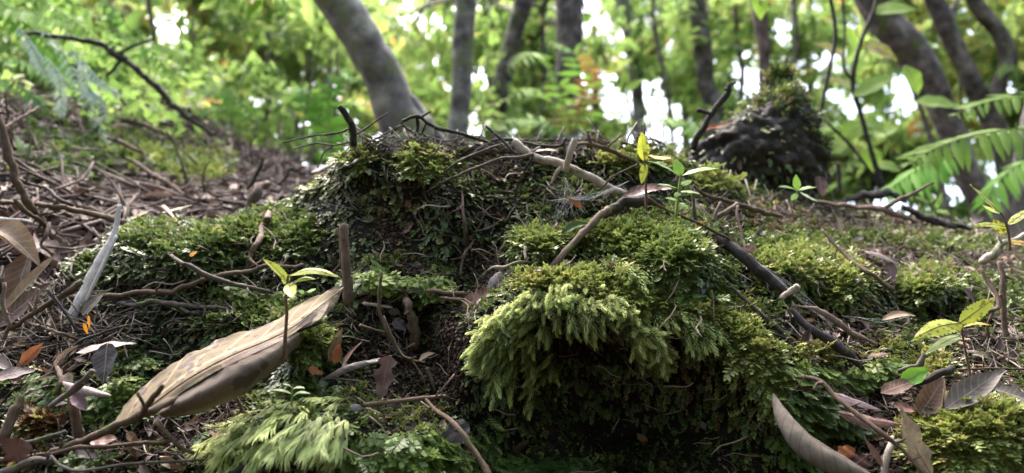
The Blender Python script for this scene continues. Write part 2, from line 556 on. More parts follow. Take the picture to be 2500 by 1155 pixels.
class Sheet:
    """surface grid: rows run from a crest line down, columns left to right"""

    def __init__(s, crest, dfun, x0, x1, ybot, step, lump):
        s.crest, s.x0, s.x1, s.ybot = crest, x0, x1, ybot
        s.nx = int((x1 - x0) / step) + 1
        s.xs = np.linspace(x0, x1, s.nx)
        cr = np.interp(s.xs, crest[:, 0], crest[:, 1])
        q = np.stack([s.xs * 0.012, 0 * s.xs, 0 * s.xs], -1)
        cr = cr + lump * (vnoise(q, 1.0, 3) + 0.6 * vnoise(q, 3.1, 4) + 0.35 * vnoise(q, 8, 5))
        s.cr = cr
        s.ny = int((ybot - 450) / step) + 1
        t = np.linspace(0, 1, s.ny)[:, None]
        s.PY = cr[None, :] * (1 - t) + ybot * t
        s.PX = np.broadcast_to(s.xs[None, :], s.PY.shape)
        s.D = dfun(s.PX, s.PY)
        s.W = P(s.PX, s.PY, s.D)
        gx = np.gradient(s.W, axis=1)
        gy = np.gradient(s.W, axis=0)
        s.N = nz(np.cross(gx, -gy))
        s.N = np.where((s.N * (s.W - CAM)).sum(-1, keepdims=True) > 0, -s.N, s.N)
        # smoothed normals for placing plants
        Nn = s.N.copy()
        for _ in range(3):
            Nn[1:-1, 1:-1] = (Nn[1:-1, 1:-1] + Nn[:-2, 1:-1] + Nn[2:, 1:-1] + Nn[1:-1, :-2] + Nn[1:-1, 2:]) / 5
        s.Ns = nz(Nn)
        s.area = np.linalg.norm(np.cross(gx, gy), axis=-1)

    def ij(s, px, py):
        px = np.asarray(px, float)
        py = np.asarray(py, float)
        fx = np.clip((px - s.x0) / (s.x1 - s.x0) * (s.nx - 1), 0, s.nx - 1.001)
        i = fx.astype(int)
        cr = s.cr[i] * (1 - (fx - i)) + s.cr[i + 1] * (fx - i)
        fy = np.clip((py - cr) / (s.ybot - cr) * (s.ny - 1), 0, s.ny - 1.001)
        return fy, fx

    def samp(s, arr, px, py):
        fy, fx = s.ij(px, py)
        j, i = fy.astype(int), fx.astype(int)
        a, b = fy - j, fx - i
        if arr.ndim == 3:
            a, b = a[..., None], b[..., None]
        return (arr[j, i] * (1 - a) + arr[j + 1, i] * a) * (1 - b) + (arr[j, i + 1] * (1 - a) + arr[j + 1, i + 1] * a) * b

    def build(s, name, mat, back, back_drop, stepdown=None):
        # apron behind the crest so that the ground goes on out of sight
        rows = []
        for k in range(1, 13):
            t = (k / 12) ** 1.5 * back
            r = s.W[0] + np.array([0, t, -t * back_drop]) + 0.15 * t * np.stack([(s.xs - 1250) / FPX, 0 * s.xs, 0 * s.xs], -1)
            r[:, 2] += 0.02 * fbm(r, 14, 3, 8)
            rows.append(r)
        W = np.concatenate([np.array(rows[::-1]), s.W], 0)
        n, m = W.shape[:2]
        o = mesh_obj(name, W.reshape(-1, 3), grid_faces(n, m), mat)
        tag(o, kind="structure")
        return o


BANK = Sheet(CREST_A, DA, -500, 3000, 1740, 5, 5)
HILL = Sheet(CREST_B, DB, -800, 1000, 1000, 9, 9)
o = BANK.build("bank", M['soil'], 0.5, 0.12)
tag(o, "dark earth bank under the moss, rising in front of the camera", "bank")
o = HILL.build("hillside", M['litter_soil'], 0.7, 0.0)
tag(o, "blurred litter-covered hillside rising at the left", "hillside")


def crestA(px):
    return np.interp(px, CREST_A[:, 0], CREST_A[:, 1])


def S(px, py, off=0.0):
    """point on the visible ground; off < 0.3 is metres above it, otherwise an absolute depth"""
    if off >= 0.3:
        return P(px, py, float(gd(off)))
    if py >= crestA(px) - 2:
        d = float(BANK.samp(BANK.D, px, py))
    elif px < 900 and py > np.interp(px, CREST_B[:, 0], CREST_B[:, 1]):
        d = float(HILL.samp(HILL.D, px, py))
    else:
        d = float(BANK.D[0, int(np.clip((px - BANK.x0) / 5, 0, BANK.nx - 1))])
    return P(px, py, d - off)


# forest floor reaching the horizon
def floor_z(x, y):
    z = np.where(y < .5, 0, np.where(y < .9, (y - .5) / .4 * .31, .31 + .13 * (np.minimum(y, 14) - .9)))
    left = np.clip((-x - .35) / 2.0, 0, 1) * np.clip((y - .8) / 1.2, 0, 1)
    p = np.stack([x, y, 0 * x], -1)
    return z + left * 0.55 + 0.10 * fbm(p, 0.7, 4, 31) * np.clip((y - 1.2) / 2, 0, 1)


gx = np.sign(np.linspace(-1, 1, 121)) * np.abs(np.linspace(-1, 1, 121)) ** 2.2 * 60
gy = np.concatenate([-np.linspace(1, 0, 20, endpoint=False) ** 2 * 20, np.linspace(0, 3, 50), 3 + np.linspace(0.03, 1, 50) ** 2 * 90])
GX, GY = np.meshgrid(gx, gy)
o = mesh_obj("forest_floor", np.stack([GX, GY, floor_z(GX, GY)], -1).reshape(-1, 3), grid_faces(len(gy), len(gx)), M['floor'])
tag(o, "brown forest floor beyond the bank", "ground", kind="structure")

# ------------------------------------------------------------------ scattering of things nobody could count
SRC = {}


def source_collection(key, meshes):
    c = bpy.data.collections.new(key)
    for i, me in enumerate(meshes):
        o = bpy.data.objects.new("%s_%02d" % (key, i), me)
        c.objects.link(o)
    return c


def gn_group(name, coll):
    ng = bpy.data.node_groups.new(name, 'GeometryNodeTree')
    ng.interface.new_socket("Geometry", in_out='INPUT', socket_type='NodeSocketGeometry')
    ng.interface.new_socket("Geometry", in_out='OUTPUT', socket_type='NodeSocketGeometry')
    gi = ng.nodes.new("NodeGroupInput")
    go = ng.nodes.new("NodeGroupOutput")
    ci = ng.nodes.new("GeometryNodeCollectionInfo")
    ci.inputs[0].default_value = coll
    ci.inputs[1].default_value = True
    ci.inputs[2].default_value = True
    m2p = ng.nodes.new("GeometryNodeMeshToPoints")
    ip = ng.nodes.new("GeometryNodeInstanceOnPoints")

    def na(nm, ty):
        n = ng.nodes.new("GeometryNodeInputNamedAttribute")
        n.data_type = ty
        n.inputs[0].default_value = nm
        return n.outputs[0]
    e2r = ng.nodes.new("FunctionNodeEulerToRotation")
    ng.links.new(na("rot", 'FLOAT_VECTOR'), e2r.inputs[0])
    ng.links.new(gi.outputs[0], m2p.inputs[0])
    ng.links.new(m2p.outputs[0], ip.inputs["Points"])
    ng.links.new(ci.outputs[0], ip.inputs["Instance"])
    ip.inputs["Pick Instance"].default_value = True
    ng.links.new(na("pick", 'INT'), ip.inputs["Instance Index"])
    ng.links.new(e2r.outputs[0], ip.inputs["Rotation"])
    ng.links.new(na("scl", 'FLOAT'), ip.inputs["Scale"])
    ng.links.new(ip.outputs[0], go.inputs[0])
    return ng


def scatter(name, coll, Pt, X, Z, scl, tint, label, cat, n_src, kind="stuff"):
    """instances at Pt whose local X looks along X and local Z near Z"""
    X = nz(X)
    Z = nz(Z - (Z * X).sum(-1, keepdims=True) * X)
    Y = np.cross(Z, X)
    ry = np.arcsin(np.clip(-X[:, 2], -1, 1))
    rx = np.arctan2(Y[:, 2], Z[:, 2])
    rz = np.arctan2(X[:, 1], X[:, 0])
    me = bpy.data.meshes.new(name)
    me.vertices.add(len(Pt))
    me.vertices.foreach_set("co", Pt.astype(np.float32).ravel())
    a = me.attributes.new("rot", 'FLOAT_VECTOR', 'POINT')
    a.data.foreach_set("vector", np.stack([rx, ry, rz], -1).astype(np.float32).ravel())
    a = me.attributes.new("scl", 'FLOAT', 'POINT')
    a.data.foreach_set("value", scl.astype(np.float32))
    a = me.attributes.new("tint", 'FLOAT', 'POINT')
    a.data.foreach_set("value", np.clip(tint, 0, 1).astype(np.float32))
    a = me.attributes.new("pick", 'INT', 'POINT')
    a.data.foreach_set("value", RNG.integers(0, n_src, len(Pt)).astype(np.int32))
    o = bpy.data.objects.new(name, me)
    COL.objects.link(o)
    md = o.modifiers.new("spread", 'NODES')
    md.node_group = SRC.setdefault("ng_" + coll.name, None) or SRC.__setitem__("ng_" + coll.name, gn_group("spread_" + coll.name, coll)) or SRC["ng_" + coll.name]
    return tag(o, label, cat, kind=kind)


def raw_mesh(name, V, F, mat, tip=None, smooth=True):
    me = bpy.data.meshes.new(name)
    me.from_pydata([tuple(v) for v in V], [], F)
    if smooth:
        me.polygons.foreach_set("use_smooth", np.ones(len(me.polygons), bool))
    if tip is not None:
        a = me.attributes.new("tip", 'FLOAT', 'POINT')
        a.data.foreach_set("value", np.asarray(tip, np.float32))
    me.materials.append(mat)
    return me


def blade(V, F, T, base, d, side, up, L, w, bend=0.0, cup=0.15, t0=0.2, t1=1.0):
    """one pointed leaflet (4 triangles) appended to V/F/T"""
    base, d, side, up = (np.asarray(q, float) for q in (base, d, side, up))
    k = len(V)
    c = base + d * L * 0.5 + up * bend * L * 0.5
    V += [base, c + side * w * 0.5 + up * cup * w, c - side * w * 0.5 + up * cup * w, base + d * L + up * bend * L * 0.2, c]
    T += [t0, (t0 + t1) / 2, (t0 + t1) / 2, t1, (t0 + t1) / 2]
    F += [(k, k + 4, k + 1), (k, k + 2, k + 4), (k + 4, k + 3, k + 1), (k + 4, k + 2, k + 3)]


def feather_mesh(i, mat):
    """drooping feather-moss shoot, unit length along X"""
    r = np.random.default_rng(100 + i)
    V, F, T = [], [], []
    droop = r.uniform(0.15, 0.4)
    nl = 56
    for k in range(nl):
        t = 0.08 + 0.9 * (k / nl) ** 0.85
        c = np.array([t * (1 - 0.1 * t), 0.05 * math.sin(t * 3 + i), -droop * t * t])
        tan = nz([1 - 0.2 * t, 0.1, -2 * droop * t])
        a = k * 2.4 + r.uniform(-.3, .3)
        sd = nz(np.cross(tan, [0, 0, 1]))
        up = np.cross(sd, tan)
        rad = sd * math.cos(a) + up * math.sin(a) * 0.8
        open_ = (0.85 - 0.62 * t) * r.uniform(.8, 1.2)
        d = nz(tan * (1 - open_ * 0.45) + rad * open_)
        L = (0.30 - 0.10 * t) * r.uniform(.8, 1.15)
        s2 = nz(np.cross(d, rad + 1e-3))
        u2 = np.cross(s2, d)
        blade(V, F, T, c, d, s2, u2, L * 1.15, 0.05, 0.25, 0.1, 0.05 + 0.35 * t, 0.5 + 0.5 * t)
    V2, F2, _ = tube_geo([[0, 0, 0], [.35, 0, -droop * .12], [.7, 0, -droop * .5], [.92, 0, -droop * .85]], [.018, .016, .012, .006], 3)
    k = len(V)
    V += list(V2)
    T += [0.0] * len(V2)
    F += [tuple(a + k for a in f) for f in F2]
    return raw_mesh("feather_shoot_%d" % i, V, F, mat, T)


def swirl_mesh(i, mat):
    """tuft-moss shoot whose long fine leaves all sweep to one side"""
    r = np.random.default_rng(300 + i)
    V, F, T = [], [], []
    for k in range(46):
        t = 0.05 + 0.6 * k / 46
        c = np.array([t, 0, -0.15 * t * t])
        a = r.uniform(-1.2, 1.2)
        d0 = nz([1.0, 0.55 * math.sin(a), 0.55 * math.cos(a)])
        L = r.uniform(.45, .62)
        w = 0.05
        prev = c
        k0 = len(V)
        side = nz(np.cross(d0, [0, 0, 1]))
        for s in range(5):
            f = s / 4
            q = c + d0 * L * f + np.array([0.05, 0, -0.75]) * (f ** 2) * L * 0.75
            ww = w * (1 - f) ** 0.7 * (0.6 + 0.4 * min(1, f * 4))
            V += [q + side * ww * 0.5, q - side * ww * 0.5]
            T += [0.15 + 0.85 * f] * 2
        for s in range(4):
            b = k0 + 2 * s
            F += [(b, b + 1, b + 3, b + 2)]
    return raw_mesh("tuft_shoot_%d" % i, V, F, mat, T)


def frond_mesh(i, mat, pairs=6, lobew=0.15, lobel=0.24, serr=False, droop=0.2):
    """small flat leafy frond, unit length along X, lobes in two rows"""
    r = np.random.default_rng(500 + i)
    V, F, T = [], [], []
    for k in range(pairs):
        t = 0.12 + 0.78 * k / pairs
        c = np.array([t, 0, -droop * t * t])
        for sgn in (-1, 1):
            a = math.radians(r.uniform(40, 68)) * (1 - 0.35 * t)
            tilt = r.uniform(-.35, .25)
            d = nz([math.cos(a), sgn * math.sin(a), tilt - droop * t])
            L = lobel * r.uniform(.75, 1.2) * (1 - 0.45 * abs(t - 0.45))
            sd = nz(np.cross([0, 0, 1], d) + np.array([0, 0, r.uniform(-.35, .35)]))
            up = np.cross(d, sd)
            blade(V, F, T, c, d, sd, up, L * 1.25, lobew * r.uniform(.85, 1.2), -0.15, -0.12, 0.25, 1.0)
    t = 0.84
    blade(V, F, T, [t * .95, 0, -droop * t * t], nz([1, r.uniform(-.2, .2), -2 * droop * t]), [0, 1, 0], [0, 0, 1], lobel * 1.1, lobew, -0.1, -0.1, 0.5, 1.0)
    k = len(V)
    w = 0.014
    V += [(0, -w, 0), (0, w, 0), (.45, w, -droop * .2), (.45, -w, -droop * .2), (.85, 0, -droop * .72)]
    T += [0, 0, .1, .1, .3]
    F += [(k, k + 3, k + 2, k + 1), (k + 3, k + 4, k + 2)]
    return raw_mesh("leafy_frond_%d" % i, V, F, mat, T)


def lobed_mesh(i, mat):
    """bright filmy-fern frond with toothed lobes, unit length along X"""
    r = np.random.default_rng(700 + i)
    V, F, T = [], [], []
    for k in range(7):
        t = 0.1 + 0.75 * k / 7
        for sgn in (-1, 1):
            a = math.radians(r.uniform(42, 60))
            L = 0.42 * (1 - 0.75 * abs(t - .3)) * r.uniform(.8, 1.1)
            c = np.array([t, 0, -.2 * t * t])
            d = nz([math.cos(a), sgn * math.sin(a), r.uniform(-.3, .1)])
            sd = nz(np.cross([0, 0, 1], d))
            up = np.cross(d, sd)
            for q in range(3):
                b = c + d * L * (0.25 + 0.25 * q)
                for s2 in (-1, 1):
                    blade(V, F, T, b, nz(d * .8 + sd * s2 * .7), nz(sd * .8 - d * s2 * .6), up, L * .32, L * .2, 0, -.1, .5, 1)
            blade(V, F, T, c, d, sd, up, L, L * .30, 0, -.05, .4, 1)
    return raw_mesh("lobed_frond_%d" % i, V, F, mat, T)


MOSS_STOPS = [(0.0, (0.012, 0.020, 0.010)), (0.25, (0.04, 0.066, 0.026)), (0.5, (0.10, 0.150, 0.042)), (0.72, (0.22, 0.27, 0.075)), (0.86, (0.32, 0.31, 0.10)), (0.93, (0.20, 0.13, 0.05)), (1.0, (0.10, 0.05, 0.03))]
M['moss'] = tint_mat("leafy_moss", MOSS_STOPS, trans=0.25, rough=0.4, tipgain=(0.15, 1.35))  # dark feet and bright tips paint in shade and light among the lobes
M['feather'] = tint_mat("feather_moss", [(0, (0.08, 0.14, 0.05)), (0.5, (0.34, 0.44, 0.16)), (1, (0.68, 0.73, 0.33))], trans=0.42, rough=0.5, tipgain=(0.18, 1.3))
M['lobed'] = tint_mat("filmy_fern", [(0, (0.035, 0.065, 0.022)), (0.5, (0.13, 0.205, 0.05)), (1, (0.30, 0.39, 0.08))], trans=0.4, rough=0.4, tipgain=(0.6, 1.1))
C_FROND = source_collection("leafy_frond", [frond_mesh(i, M['moss'], 5 + i % 3, 0.17 if i % 2 else 0.14, 0.24, droop=(0.1, 0.25, 0.4)[i % 3]) for i in range(6)])
C_FEATH = source_collection("feather_shoot", [feather_mesh(i, M['feather']) for i in range(5)])
C_SWIRL = source_collection("tuft_shoot", [swirl_mesh(i, M['feather']) for i in range(4)])
C_LOBED = source_collection("lobed_frond", [lobed_mesh(i, M['lobed']) for i in range(4)])


def ell(px, py, cx, cy, rx, ry, soft=0.35):
    r = np.sqrt(((px - cx) / rx) ** 2 + ((py - cy) / ry) ** 2)
    return np.clip((1 + soft - r) / (2 * soft), 0, 1)


def pick(sheet, n, dens):
    """n points on the sheet, probability ~ area * dens(px, py, W, N)"""
    w = sheet.area * dens(sheet.PX, sheet.PY, sheet.W, sheet.Ns)
    w = np.clip(w, 0, None)
    c = np.cumsum(w.ravel())
    idx = np.searchsorted(c, RNG.random(n) * c[-1])
    j, i = np.unravel_index(np.clip(idx, 0, w.size - 1), w.shape)
    j = np.clip(j, 0, sheet.ny - 2) + RNG.random(n)
    i = np.clip(i, 0, sheet.nx - 2) + RNG.random(n)
    jj, ii = np.minimum(j, sheet.ny - 1.01).astype(int), np.minimum(i, sheet.nx - 1.01).astype(int)
    a, b = (j - jj)[:, None], (i - ii)[:, None]

    def g(A):
        if A.ndim == 2:
            A = A[..., None]
        return (A[jj, ii] * (1 - a) + A[jj + 1, ii] * a) * (1 - b) + (A[jj, ii + 1] * (1 - a) + A[jj + 1, ii + 1] * a) * b
    return g(sheet.W), nz(g(sheet.Ns)), g(sheet.PX)[:, 0], g(sheet.PY)[:, 0]


DOWN = np.array([0, 0, -1.0])
# places without a moss cover (bare crumbly soil, litter)
BARE = [(990, 860, 130, 110), (1180, 650, 60, 60), (1090, 930, 50, 60), (930, 740, 60, 18), (120, 870, 90, 40), (2150, 625, 70, 25), (2380, 640, 80, 25), (960, 560, 40, 40), (1210, 400, 45, 30),
        (2100, 985, 170, 45), (2330, 960, 160, 50), (2150, 1100, 70, 70), (2060, 850, 60, 50), (350, 1060, 130, 40), (60, 800, 120, 60), (250, 800, 80, 50), (1480, 1060, 150, 45), (1400, 840, 90, 40), (2420, 850, 60, 40), (520, 1000, 90, 40), (1750, 480, 50, 15), (1000, 660, 30, 20)]


def moss_cover(px, py, W, Nn):
    f = np.ones_like(px)
    for (cx, cy, rx, ry) in BARE:
        f = f * (1 - 0.80 * ell(px, py, cx, cy, rx, ry))
    nn = fbm(W, 45, 3, 41)
    f = f * np.clip(0.95 + 0.9 * nn, 0.12, 1.3)
    f = f * np.where(py > 1300, 0.15, 1)
    # crowds on the forward half only
    f = f * np.clip(0.25 + 1.2 * (Nn[..., 2] * 0.6 + 0.5), 0.15, 1.2)
    return f


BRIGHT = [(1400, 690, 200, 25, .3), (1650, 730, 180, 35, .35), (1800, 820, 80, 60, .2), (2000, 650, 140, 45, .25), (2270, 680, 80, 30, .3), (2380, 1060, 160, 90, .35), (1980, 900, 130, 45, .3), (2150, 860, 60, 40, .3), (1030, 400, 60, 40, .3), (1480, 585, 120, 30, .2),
          (340, 580, 90, 40, .2), (580, 555, 80, 30, .25), (740, 860, 50, 80, .12), (1100, 1100, 130, 60, .2), (900, 1080, 200, 70, .12), (1740, 440, 60, 30, .35), (620, 790, 120, 40, .1), (1290, 590, 60, 30, .22), (750, 440, 90, 30, .3), (1900, 1090, 60, 80, .05), (880, 680, 60, 30, .2), (1060, 690, 60, 30, .25)]
BROWN = [(950, 530, 110, 90, .5), (1210, 400, 60, 40, .6), (560, 790, 110, 50, .45), (1480, 640, 130, 30, .25), (1640, 600, 90, 40, .3), (1330, 680, 60, 20, .5), (90, 1045, 60, 30, .5), (430, 560, 60, 35, .4), (1750, 960, 80, 120, .25), (1000, 660, 60, 40, .3), (1040, 1000, 60, 30, .3), (1900, 550, 120, 60, .3), (2200, 600, 160, 40, .3), (1130, 800, 40, 60, .3), (820, 390, 60, 30, .3)]


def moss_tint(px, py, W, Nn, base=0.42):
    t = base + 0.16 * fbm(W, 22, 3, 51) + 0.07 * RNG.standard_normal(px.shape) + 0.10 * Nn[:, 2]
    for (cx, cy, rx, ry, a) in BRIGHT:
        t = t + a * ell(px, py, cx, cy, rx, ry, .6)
    # dying, rust-coloured fronds are mixed in by chance
    pb = 0.04 + np.zeros_like(t)
    for (cx, cy, rx, ry, a) in BROWN:
        pb = pb + a * ell(px, py, cx, cy, rx, ry, .5)
    t = np.minimum(t, 0.84)
    rust = RNG.random(len(t)) < pb
    t = np.where(rust, RNG.uniform(0.80, 1.0, len(t)), t)
    return t


def frond_scatter(name, n, size, label, dens, base=0.42, coll=None, ns=6, sag=0.9, nrm=0.55, sheet=BANK, tintf=None):
    W, Nn, px, py = pick(sheet, n, dens)
    rnd = nz(RNG.standard_normal((n, 3)))
    X = Nn * nrm + DOWN * sag * np.clip(1.15 - Nn[:, 2:3], 0.1, 1.2) + rnd * 0.55
    X = X - Nn * np.clip(-(X * Nn).sum(-1, keepdims=True), 0, None)
    Z = Nn * 0.8 + np.array([0, 0, 0.7]) + rnd[:, ::-1] * 0.3
    sc = size * np.exp(RNG.normal(0, 0.28, n))
    W = W - Nn * 0.002
    t = tintf(px, py, W, Nn) if tintf else moss_tint(px, py, W, Nn, base)
    return scatter(name, coll or C_FROND, W, X, Z, sc, t, label, "moss", ns)


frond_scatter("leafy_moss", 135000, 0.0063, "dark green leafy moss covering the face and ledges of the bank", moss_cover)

# ------------------------------------------------------------------ special mosses
def placed(name, coll, ns, items, label, cat="moss"):
    """items: rows px, py, lift, image direction dx, dy (down positive), towards viewer, length, tint"""
    A = np.array(items, float)
    Pt = np.array([S(a[0], a[1], a[2]) for a in A])
    X = A[:, 3:4] * RT - A[:, 4:5] * np.array([0, 0.1, 1.0]) - A[:, 5:6] * FW
    Nn = np.array([BANK.samp(BANK.Ns, np.float64(a[0]), np.float64(max(a[1], crestA(a[0]) + 3))) for a in A])
    Z = Nn + np.array([0, 0, 0.6])
    X = X + 0.25 * RNG.standard_normal(X.shape)
    return scatter(name, coll, Pt, X, Z, A[:, 6], A[:, 7], label, cat, ns)


def along(path, n, spread, rng):
    C = catmull(path, 200)
    t = rng.random(n)
    q = C[(t * 199).astype(int)]
    return q + rng.normal(0, 1, (n, 2)) * spread, t


rg = np.random.default_rng(5)
it = []
LIP = [(1188, 890), (1192, 850), (1208, 806), (1244, 768), (1303, 744), (1385, 728), (1455, 738), (1510, 770), (1548, 815), (1582, 855), (1600, 890)]
for row, (off, n, ln) in enumerate([(-22, 90, .010), (-6, 90, .012), (8, 90, .0120), (24, 60, .0125)]):
    q, t = along(LIP, n, np.array([9, 7]), rg)
    for (x, y), tt in zip(q, t):
        cx, cy = x - 1400, y - 1010
        r = math.hypot(cx, cy)
        ix, iy = -cx / r * off, -cy / r * off
        gx_, gy_ = cx / r, cy / r
        px, py = x + ix, y + iy
        if off > 10 and abs(x - 1420) < 110:
            continue
        it.append((px, py, 0.003 + 0.003 * rg.random(), gx_ * 0.9, 0.35 + 0.5 * gy_ + 0.02 * max(off, 0), 0.95 - 0.012 * off, ln * rg.uniform(.75, 1.2), np.clip(0.86 - 0.008 * (off + 16) + rg.normal(0, .1), 0, 1)))
for (cx, cy, rx, ry, n, dx, tint) in [(1215, 850, 30, 30, 28, -.35, .6), (1265, 840, 36, 32, 20, -.15, .5), (1235, 895, 28, 18, 12, -.15, .5), (1290, 890, 12, 20, 5, 0, .4), (1300, 800, 50, 25, 20, 0, .6), (1590, 845, 26, 18, 12, .5, .8), (1430, 765, 90, 10, 14, .05, .75),
                                     (1330, 905, 6, 25, 4, 0, .45), (1560, 830, 25, 25, 24, .5, .85)]:
    for _ in range(n):
        x, y = cx + rx * rg.uniform(-1, 1), cy + ry * rg.uniform(-1, 1)
        it.append((x, y, 0.008, dx + rg.normal(0, .12), 1.0, 0.25, .0130 * rg.uniform(.7, 1.15), np.clip(tint + rg.normal(0, .12), 0, 1)))
# hanging strings of shoots
for (x, y, k) in [(1296, 850, 5), (1205, 870, 3), (1245, 870, 3), (1345, 850, 2), (1420, 750, 2), (1450, 752, 2), (1390, 750, 2), (1615, 830, 2)]:
    for j in range(k * 2):
        it.append((x + rg.normal(0, 4), y + j * 13, 0.010, rg.normal(0, .15), 1.0, .15, .015, .72 + rg.normal(0, .08)))
placed("feather_moss", C_FEATH, 5, it, "pale yellow-green feathery moss hanging in a thick fringe over the dark hollow")

it = []
for _ in range(120):      # fluffy tuft above the fringe
    a = rg.random() * 6.28
    r = rg.random() ** .5
    x, y = 1535 + 48 * r * math.cos(a), 655 + 32 * r * math.sin(a)
    it.append((x, y, .004, .3 + .5 * (x - 1535) / 48, .7, .3, .018 * rg.uniform(.8, 1.2), .45 + .25 * (y < 650) + rg.normal(0, .08)))
placed("feather_moss", C_FEATH, 5, it, "small fluffy feather-moss tuft on the ledge above the bright fringe")

it = []
for _ in range(170):
    x = rg.uniform(540, 850)
    tmid = (x - 540) / 310
    ytop = 1065 - 95 * math.sin(min(1, tmid * 1.25 + .05) * 1.65)
    y = rg.uniform(ytop, min(ytop + 105, 1120))
    it.append((x, y, .008 + .003 * rg.random(), -.55 + rg.normal(0, .2) + 0.7 * max(0, tmid - .6), .1 + .5 * (y - ytop) / 100, .6, .0165 * rg.uniform(.75, 1.2), np.clip(.9 - .25 * (y - ytop) / 100 + rg.normal(0, .08), 0, 1)))
placed("tuft_moss", C_SWIRL, 4, it, "soft pale tuft moss with silky combed leaves at the bottom left of the centre")

it = []
for (cx, cy, rx, ry, n, dx, tint) in [(1125, 1120, 26, 34, 22, -.2, .75), (1085, 1085, 30, 15, 12, -.2, .65), (1440, 1135, 60, 22, 50, .1, .28), (1185, 1075, 20, 45, 16, .1, .35), (1360, 1120, 50, 15, 16, 0, .22), (1700, 800, 50, 18, 12, .3, .6), (1760, 790, 60, 40, 8, .4, .62), (1680, 825, 20, 15, 6, .1, .6),
                                     (2420, 1010, 70, 20, 20, .1, .6), (1640, 760, 60, 12, 12, .3, .72)]:
    for _ in range(n):
        x, y = cx + rx * rg.normal(0, .55), cy + ry * rg.normal(0, .55)
        it.append((x, y, 0.004, dx + rg.normal(0, .4), .7, .5, .0155 * rg.uniform(.7, 1.15), np.clip(tint + rg.normal(0, .12), 0, 1)))
placed("feather_moss", C_FEATH, 5, it, "scattered star-like feather moss shoots round the foot of the dark hollow")


def patch(items, size, tint, name, label, flat=0.4):
    out = []
    for (cx, cy, rx, ry, n, tt) in items:
        for _ in range(n):
            x, y = cx + rx * rg.normal(0, .5), cy + ry * rg.normal(0, .5)
            out.append((x, y, 0.003, rg.normal(0, .8), flat + rg.normal(0, .3), .8, size * rg.uniform(.6, 1.25), np.clip(tt + rg.normal(0, .14), 0, 1)))
    return placed(name, C_LOBED, 4, out, label)


patch([(1020, 1100, 110, 50, 120, .62), (1000, 1140, 120, 20, 50, .7), (890, 1110, 60, 30, 45, .5), (1080, 1060, 50, 30, 25, .45), (740, 945, 110, 22, 50, .35), (820, 1000, 60, 30, 40, .35), (1340, 1135, 110, 22, 60, .22), (1230, 1130, 50, 25, 30, .25), (560, 1050, 60, 12, 12, .3)],
      .014, .5, "filmy_fern", "bright green filmy fern fronds across the bottom of the bank")
patch([(905, 668, 35, 14, 26, .85), (940, 685, 40, 10, 16, .8), (1060, 690, 50, 22, 50, .7), (990, 680, 40, 14, 18, .5), (870, 700, 25, 10, 10, .6), (680, 497, 28, 8, 18, .8), (600, 540, 40, 10, 24, .85), (500, 575, 30, 10, 16, .7), (590, 715, 40, 16, 24, .55), (690, 720, 40, 14, 14, .5)],
      .015, .7, "filmy_fern", "glowing green filmy fern tufts on the ledges left of the gully")
patch([(300, 935, 40, 18, 34, .7), (250, 960, 40, 20, 24, .55), (150, 960, 60, 20, 40, .5), (230, 1000, 40, 14, 22, .55), (100, 930, 40, 20, 20, .5), (120, 980, 50, 20, 24, .5), (320, 1000, 30, 20, 20, .45), (355, 880, 30, 10, 14, .6), (230, 1110, 50, 15, 24, .45), (60, 985, 40, 20, 16, .4)],
      .0125, .6, "filmy_fern", "green filmy ferns among the litter at the lower left")
patch([(1990, 960, 60, 25, 60, .45), (2000, 1000, 60, 20, 50, .5), (1960, 1060, 60, 20, 24, .3), (2080, 1040, 60, 15, 14, .3), (1960, 900, 70, 14, 50, .7), (2080, 915, 70, 18, 60, .7), (2150, 890, 60, 20, 50, .7), (1730, 720, 60, 14, 20, .4), (1960, 1090, 50, 30, 14, .5)],
      .013, .6, "filmy_fern", "green filmy ferns among the dead leaves at the lower right")

# yellow-green cushions: denser, flatter, brighter
def cushion(cells, n, size, label, tint0, shelf=0.5):
    def dens(px, py, W, Nn):
        f = 0 * px
        for (cx, cy, rx, ry) in cells:
            f = np.maximum(f, ell(px, py, cx, cy, rx, ry, .25))
        return f * np.clip(.35 + .9 * Nn[..., 2], .1, 2)
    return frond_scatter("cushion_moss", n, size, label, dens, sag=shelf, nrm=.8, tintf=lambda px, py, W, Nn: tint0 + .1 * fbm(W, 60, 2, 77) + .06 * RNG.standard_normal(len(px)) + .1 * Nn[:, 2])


cushion([(2370, 1070, 145, 75), (2470, 1110, 90, 60)], 5200, .0085, "light yellow-green cushion moss in the bottom right corner", .70)
cushion([(1940, 665, 100, 55), (2060, 700, 60, 55)], 5600, .0075, "bright moss hummock right of the dark root", .66)
cushion([(2265, 695, 70, 42)], 2600, .007, "small rounded moss hummock under the blurred lilac leaf", .62)
cushion([(1420, 690, 130, 24), (1600, 720, 120, 34), (1720, 760, 90, 40), (1800, 830, 50, 45), (1865, 910, 36, 60)], 5000, .0078, "bright leafy moss on the shoulder above and right of the fringe", .66)
cushion([(1300, 600, 55, 32), (1440, 570, 70, 22), (1560, 560, 60, 25), (1530, 600, 50, 20)], 3200, .0072, "rounded leafy moss knobs below the diagonal dead branch", .58)
cushion([(1030, 395, 50, 35), (860, 385, 45, 20), (760, 440, 70, 20), (1560, 390, 90, 18), (1740, 440, 50, 25)], 2800, .0085, "yellow-tipped moss along the crest of the bank", .68)
cushion([(1640, 620, 70, 60), (1720, 680, 60, 50)], 3400, .0072, "domed moss hummock right of the fluffy tuft", .52)
cushion([(745, 850, 38, 58)], 1000, .0085, "mossy pillow behind the end of the big yellow leaf", .55)
cushion([(350, 570, 70, 30), (220, 640, 70, 40), (560, 570, 100, 35), (640, 540, 60, 26), (450, 640, 140, 50), (700, 560, 80, 60), (600, 770, 120, 40)], 8500, .0068, "olive moss knobs along the left shoulder", .47)
